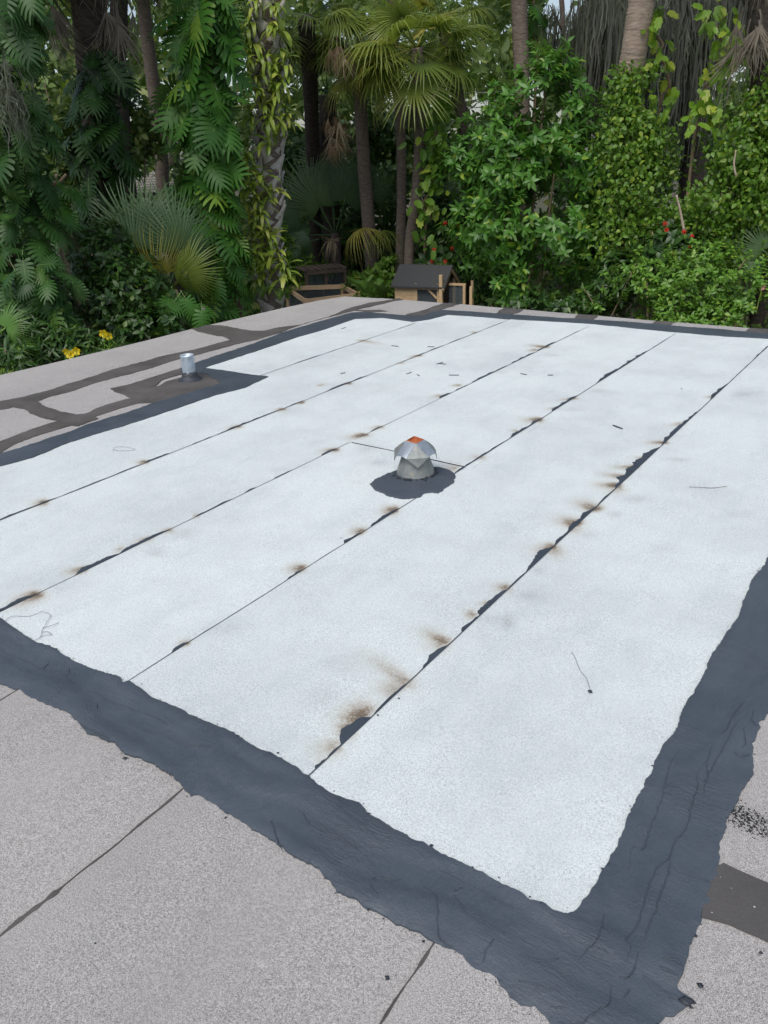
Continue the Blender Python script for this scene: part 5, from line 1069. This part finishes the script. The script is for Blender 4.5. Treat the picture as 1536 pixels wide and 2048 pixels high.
shrub('ground_plants', 'dark leafy plants behind the shaded fan palmetto', 'plant', [blobpx(600, 330, 21.5, 60, 70), blobpx(760, 420, 20.6, 50, 80), blobpx(880, 380, 19.0, 60, 90), blobpx(760, 260, 20.5, 60, 60), blobpx(690, 490, 21.5, 70, 50)], L_DARK, LEAF, 'darkleaf', 700, 7, 0.22, stems=4, nobj=150)

# ---- flowers
def flower(label, cat, spots, dep, size, mat, key, n=5, group=None, stem=0.3):
    for (u, v, lab) in spots:
        c = W(u, v, dep); t = thing('flower', lab, cat, c, group); R = frames(unit(np.array([[*rng.normal(0, .3, 2), 1.0]])), unit((TOCAM + 0.25 * UP + 0.25 * rng.normal(0, 1, 3))[None]))
        singles('petals', key, [p_flower(n)], c[None], R, np.array([size]), mat, t)
        vv, f = tube(spline([c - UP * stem + rng.normal(0, .04, 3), c - UP * stem * .5 + rng.normal(0, .02, 3), c], 6), 0.006, 5); obj('stalk', vv, f, L_LOW, t)
        a = whorls(np.repeat((c - UP * 0.06)[None], 3, 0) + rng.normal(0, .04, (3, 3)), np.repeat(UP[None], 3, 0), 6, size * 1.3, 0.5); singles('leaf', 'flowerleaf', NARROW, *a, L_LIME, t)
flower('', 'flower', [(207, 667, 'yellow trumpet flower, left one of the upper pair'), (217, 671, 'yellow trumpet flower, right one of the upper pair'), (134, 703, 'yellow trumpet flower at the lower left end of the row'), (141, 710, 'yellow trumpet flower in the middle of the lower group'), (153, 702, 'small yellow flower at the right of the lower group')], 9.3, 0.05, L_YEL, 'yellowflower', 5, 'yellow trumpet flowers at the left roof edge')
def reds(label, spots, dep, r, group):
    for (u, v, lab) in spots:
        c = W(u, v, dep); t = thing('flower', lab, 'flower', c, group); n = 9; d = unit(rnd3(n) + TOCAM * 0.7); R = frames(unit(np.cross(d, rnd3(n))), d)
        singles('petals', 'redflower', [p_flower(5, 0.55, 0.2)], c + d * r * 0.6, R, np.full(n, r * 0.7), L_RED, t)
reds('', [(1330, 448, 'red flower cluster, topmost by the bare stick'), (1333, 460, 'red flower cluster just under the topmost one'), (1368, 464, 'red flower cluster at the foot of the bare stick'), (1384, 473, 'red flower cluster right of the bare stick'), (1381, 493, 'lowest red flower cluster near the bare stick'), (1347, 507, 'small dark red flower left of the lowest cluster')], 12.45, 0.036, 'red flower clusters at right')
reds('', [(890, 446, 'red flower, upper left of those behind the coop'), (914, 453, 'red flower, upper right of those behind the coop'), (868, 500, 'orange-red flower left behind the coop roof'), (904, 498, 'orange-red flower right behind the coop roof'), (864, 523, 'orange flower close above the coop roof'), (890, 523, 'small orange flower at the coop roof edge')], 16.4, 0.045, 'orange-red flowers behind the coop')
flower('', 'flower', [(1525, 575, 'single pink flower at the right frame edge')], 11.0, 0.04, L_PINK, 'pinkflower')

# ---- bare sticks
def stick(label, pts, dep, r, mat=M_STEM, name='bare_stick'):
    q = spline([W(u, v, dep) for u, v in pts], 14); vv, f = tube(q, np.linspace(r, r * 0.6, 14), 7); props(obj(name, vv, f, mat, origin=q[0]), label, 'stick')
stick('pale bare stick hanging above the red flowers at right', [(1368, 462), (1361, 425), (1353, 390)], 12.6, 0.022, M_BARKL)
stick('thin bare twig leaning out of the low shrub at the roof edge', [(1188, 610), (1178, 592), (1168, 578)], 12.4, 0.012)
stick('thin bare twig in the low shrub near the right frame edge', [(1478, 538), (1490, 522), (1497, 515)], 11.6, 0.010)
stick('short bare twig on the vine-clad stump', [(1250, 648), (1246, 643), (1232, 628)], 12.6, 0.010)
stick('dry curled leaf stalk hanging on the vine wall', [(1472, 352), (1468, 330), (1472, 300)], 12.4, 0.016, M_BARKL)
stick('left one of two bare leaning stems at the far left', [(120, 575), (100, 510), (85, 450), (78, 420)], 11.3, 0.028, M_STEM, 'bare_sapling')
stick('right one of two bare leaning stems at the far left', [(160, 610), (135, 540), (115, 475), (108, 440)], 11.2, 0.030, M_STEM, 'bare_sapling')
stick('pale broken post beside the leaning trunk in the gap', [(343, 330), (338, 260), (333, 225)], 17.5, 0.05, M_BARKL)

# ---- moss-hung oak at the upper right
def strands(parent, anchors, n, L, spread, wd=0.014, name='spanish_moss'):
    anchors = np.array(anchors); k = rng.integers(0, len(anchors), n); p0 = anchors[k] + rng.normal(0, spread, (n, 3)) * np.array([1, 1, 0.5]); LL = L * rng.uniform(0.25, 1.0, n) ** 1.2; m = 7
    t = np.linspace(0, 1, m); az = rng.uniform(0, math.pi, n); side = np.cos(az)[:, None] * RGT + np.sin(az)[:, None] * FWD
    drift = rng.normal(0, 0.05, (n, 3)) * np.array([1, 1, 0]); wig = np.cumsum(rng.normal(0, 0.034, (n, m, 3)) * np.array([1, 1, 0.2]), 1)
    C = p0[:, None, :] - UP * (LL[:, None] * t)[..., None] + drift[:, None, :] * t[None, :, None] + wig
    wv = wd * rng.uniform(0.5, 1.6, n)[:, None] * (np.sin(math.pi * np.clip(t * 0.85 + 0.08, 0, 1)) * rng.uniform(0.5, 1.4, (n, m)))
    A = C - side[:, None, :] * wv[..., None]; B = C + side[:, None, :] * wv[..., None]; V = np.stack([A, B], 2).reshape(n, m * 2, 3)
    f = []
    for i in range(m - 1): f += [(2 * i, 2 * i + 1, 2 * i + 3), (2 * i, 2 * i + 3, 2 * i + 2)]
    F = np.array(f)[None] + (np.arange(n) * m * 2)[:, None, None]
    o = obj(name, V.reshape(-1, 3), F.reshape(-1, 3), L_MOSS, parent, attrs={'rnd': np.repeat(rng.uniform(0, 1, n), m * 2)}); o['kind'] = 'stuff'
def limb(parent, pts, r0, r1, name='limb', mat=M_BARKD):
    q = spline(pts, 24); vv, f = tube(q, np.linspace(r0, r1, 24), 8, wob=0.08); obj(name, vv, f, mat, parent); return q
b = W(1390, 420, 18.5); oak = thing('live_oak', 'dark oak hung with grey moss behind the pale leaning palm', 'tree', (b[0], b[1], GROUND))
limb(oak, [np.array([b[0], b[1], GROUND]), W(1390, 300, 18.5), W(1385, 180, 18.4), W(1375, 20, 18.3), W(1360, -180, 18.2)], 0.30, 0.20, 'trunk')
an = []
an += list(limb(oak, [W(1378, 60, 18.3), W(1320, -20, 18.2), W(1230, -70, 18.0), W(1140, -110, 18.0), W(1050, -150, 18.2)], 0.13, 0.06)[6:])
an += list(limb(oak, [W(1382, 120, 18.3), W(1330, 60, 18.0), W(1250, 25, 17.8), W(1190, 5, 17.8), W(1150, -30, 17.8)], 0.09, 0.03)[4:])
an += list(limb(oak, [W(1385, 160, 18.2), W(1350, 90, 17.6), W(1310, 40, 17.0), W(1270, -10, 16.5)], 0.08, 0.03)[8:])
an += list(limb(oak, [W(1378, 40, 18.2), W(1430, -20, 18.0), W(1500, -60, 18.0), W(1580, -90, 18.0)], 0.11, 0.05)[4:])
limb(oak, [W(1400, 150, 18.0), W(1370, 130, 17.6), W(1345, 105, 17.2)], 0.06, 0.03)
strands(oak, [p for p in an if (p - W(1165, 0, 18)) @ RGT > 0.25], 2200, 2.0, 0.28)
strands(oak, [W(u, v, 17.8) for u, v in ((1200, -10), (1225, -10), (1185, 0), (1215, 10), (1240, 0), (1180, 40))], 1100, 2.6, 0.16)
strands(oak, [W(u, v, 17.4) for u, v in ((1330, -10), (1350, 0), (1380, 0), (1400, 20), (1420, 0), (1370, -30))], 1300, 2.6, 0.22)
pp, oo = tips_shell([(W(1350, -260, 18.5), np.array([3.4, 2.6, 1.3])), (W(1100, -330, 19.0), np.array([2.6, 2.2, 1.0])), (W(1550, -250, 18.0), np.array([2.5, 2.2, 1.2]))], 1500, 0.5)
joined('crown', LEAF4, *whorls(pp, oo, 6, 0.16), L_WOOD, oak)
b = W(1135, 330, 21.5); tr = thing('dead_tree', 'thin bare grey tree against the sky gap beside the moss', 'tree', (b[0], b[1], GROUND))
limb(tr, [np.array([b[0], b[1], GROUND]), W(1130, 200, 21.5), W(1126, 60, 21.5), W(1120, -60, 21.5)], 0.09, 0.05, 'trunk', M_BARK)
for a_, b_ in (((1128, 110), (1160, 40)), ((1127, 70), (1100, 10)), ((1130, 160), (1165, 110)), ((1126, 50), (1150, -20))): limb(tr, [W(*a_, 21.5), W((a_[0] + b_[0]) / 2 + 4, (a_[1] + b_[1]) / 2 + 6, 21.4), W(*b_, 21.3)], 0.035, 0.012, 'branch', M_BARK)
strands(tr, [W(1150, 20, 21.2), W(1160, 50, 21.3), W(1105, 15, 21.2), W(1128, 60, 21.4)], 220, 1.4, 0.12)
# moss beard on the far left vine
b = W(12, 150, 10.1); ms = thing('moss_beard', 'grey beard of hanging moss at the upper left edge', 'moss', b); strands(ms, [W(8, 165, 10.0), W(14, 175, 10.0), (W(10, 120, 10.0))], 130, 0.75, 0.05, 0.007, 'strands'); 

# ---- neighbour's house glimpsed through the gap, and wires
b = W(300, 385, 27.0); nh = thing('neighbour_house', 'pale tiled house roof glimpsed through the gap at left', 'house', (b[0], b[1], GROUND))
e0, e1 = W(225, 392, 27), W(352, 392, 27); e1[2] = e0[2]; ztop = W(300, 343, 29.0)[2] - e0[2]; bkv = FWD * 2.2
nrow, ncol = 9, 22; per_ = (e1 - e0) / ncol
tm = None
for r_ in range(nrow):
    for c_ in range(ncol):
        p = e0 + per_ * (c_ + 0.5) + (bkv / nrow) * r_ + UP * (ztop / nrow * r_ + 0.02)
        if tm is None:
            sl_ = (bkv / nrow + UP * ztop / nrow); V = []
            for k_ in range(5):
                a_ = math.pi * k_ / 4; q_ = -per_ / 2 * math.cos(a_) * 0.98 + UP * 0.06 * math.sin(a_); V += [q_, q_ + sl_ * 1.12 - UP * 0.03]
            tm = meshdata('roof_tile', V, [(2 * k_, 2 * k_ + 2, 2 * k_ + 3, 2 * k_ + 1) for k_ in range(4)], M_TILE)
        o = bpy.data.objects.new('roof_tile', tm); COL.objects.link(o); o.parent = nh; o.location = tuple(p - wloc(nh))
v = [e0 + FWD * .15, e1 + FWD * .15, e1 + FWD * .15 - UP * 6, e0 + FWD * .15 - UP * 6, e0 + bkv + UP * ztop, e1 + bkv + UP * ztop]
obj('wall', v, [(0, 3, 2, 1)], M_STUC, nh, smooth=False); obj('roof_deck', [v[0] + UP * .0, v[1], v[5], v[4]], [(0, 1, 2, 3)], M_STUC, nh, smooth=False)
vv, f = beam(W(315, 322, 28.5), W(319, 343, 28.5), 0.12, 0.12); obj('chimney_post', vv, f, M_WIRE, nh, smooth=False)
for i_, (a_, b_) in enumerate((((880, 186), (1010, 184)), ((930, 203), (1010, 200)), ((930, 214), (1005, 214)))):
    vv, f = tube([W(*a_, 24), W((a_[0] + b_[0]) / 2, (a_[1] + b_[1]) / 2 + 1, 24), W(*b_, 24)], 0.012, 5); props(obj('overhead_wire', vv, f, M_WIRE, origin=W(*a_, 24)), ['topmost pale wire crossing behind the palms', 'middle pale wire crossing behind the palms', 'lowest pale wire crossing behind the palms'][i_], 'wire', 'pale wires behind the palms')

# ---- woodland behind, one mass
def woodland(name, label, d0, d1, n, ls, mat, gaps, vr, ur=(-250, 1800), dens=None):
    u = rng.uniform(*ur, n); v = rng.uniform(*vr, n); d = rng.uniform(d0, d1, n)
    s1 = np.sin(u * 0.021 + 1.3 * np.sin(v * 0.017)) + np.sin(v * 0.026 + 1.1 * np.sin(u * 0.013 + 2)) + 0.7 * np.sin((u + v) * 0.05) ; keep = s1 > -1.25
    for (gu, gv, ru, rv) in gaps: keep &= ((u - gu) / ru) ** 2 + ((v - gv) / rv) ** 2 > 1 + 0.25 * rng.normal(0, 1, n)
    u, v, d = u[keep], v[keep], d[keep] + 1.2 * s1[keep]
    p = np.array([W(a, b, c) for a, b, c in zip(u, v, d)]); p = p[p[:, 2] > GROUND]; n = len(p)
    out = unit(TOCAM + 0.6 * UP + 0.8 * rng.normal(0, 1, (n, 3)))
    a = whorls(p, out, 6, ls, 0.5, 0.5, ls * 0.6); o = joined(name, LEAF4, *a, mat, None); props(o, label, 'woodland', kind='stuff'); return o
GAPS = [(1122, 40, 40, 60), (1155, 25, 36, 40), (1100, 20, 14, 30), (300, 365, 55, 32), (965, 200, 40, 24), (1090, 60, 10, 20), (640, 330, 12, 8), (120, 128, 8, 6), (262, 132, 10, 8)]
woodland('woodland', 'dark green woodland seen through the gaps behind the palms', 22.5, 27, 4800, 0.34, L_WOOD, GAPS, (-160, 640))
woodland('woodland', 'paler far woodland behind the nearer dark trees', 31, 38, 4500, 0.55, L_WOOD, [(g0, g1, a_ * 0.8, b_ * 0.8) for g0, g1, a_, b_ in GAPS], (-140, 520))
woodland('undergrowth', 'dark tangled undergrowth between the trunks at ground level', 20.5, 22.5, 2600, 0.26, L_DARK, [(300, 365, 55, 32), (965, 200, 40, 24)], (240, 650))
# crowns overhead, above the frame, that keep the undergrowth in shade
def overhead(label, blobs, n, mat, trunk):
    b = W(*trunk); t = thing('canopy_tree', label, 'tree', (b[0], b[1], GROUND)); top = np.mean([x[0] for x in blobs], 0)
    limb(t, [np.array([b[0], b[1], GROUND]), W(trunk[0], 200, trunk[2]), W(trunk[0], -50, trunk[2]), top], 0.22, 0.12, 'trunk')
    p, o = tips_shell(blobs, n, 0.4); joined('crown', LEAF4, *whorls(p, o, 6, 0.26), mat, t)
overhead('shading tree whose dark trunk stands behind the upper left palm', [(W(130, -420, 15.5), np.array([2.8, 2.8, 1.2])), (W(330, -450, 18), np.array([2.6, 2.6, 1.2])), (W(-60, -420, 12.5), np.array([2.2, 2.2, 1.0]))], 2600, L_DARK, (236, 420, 16.5))
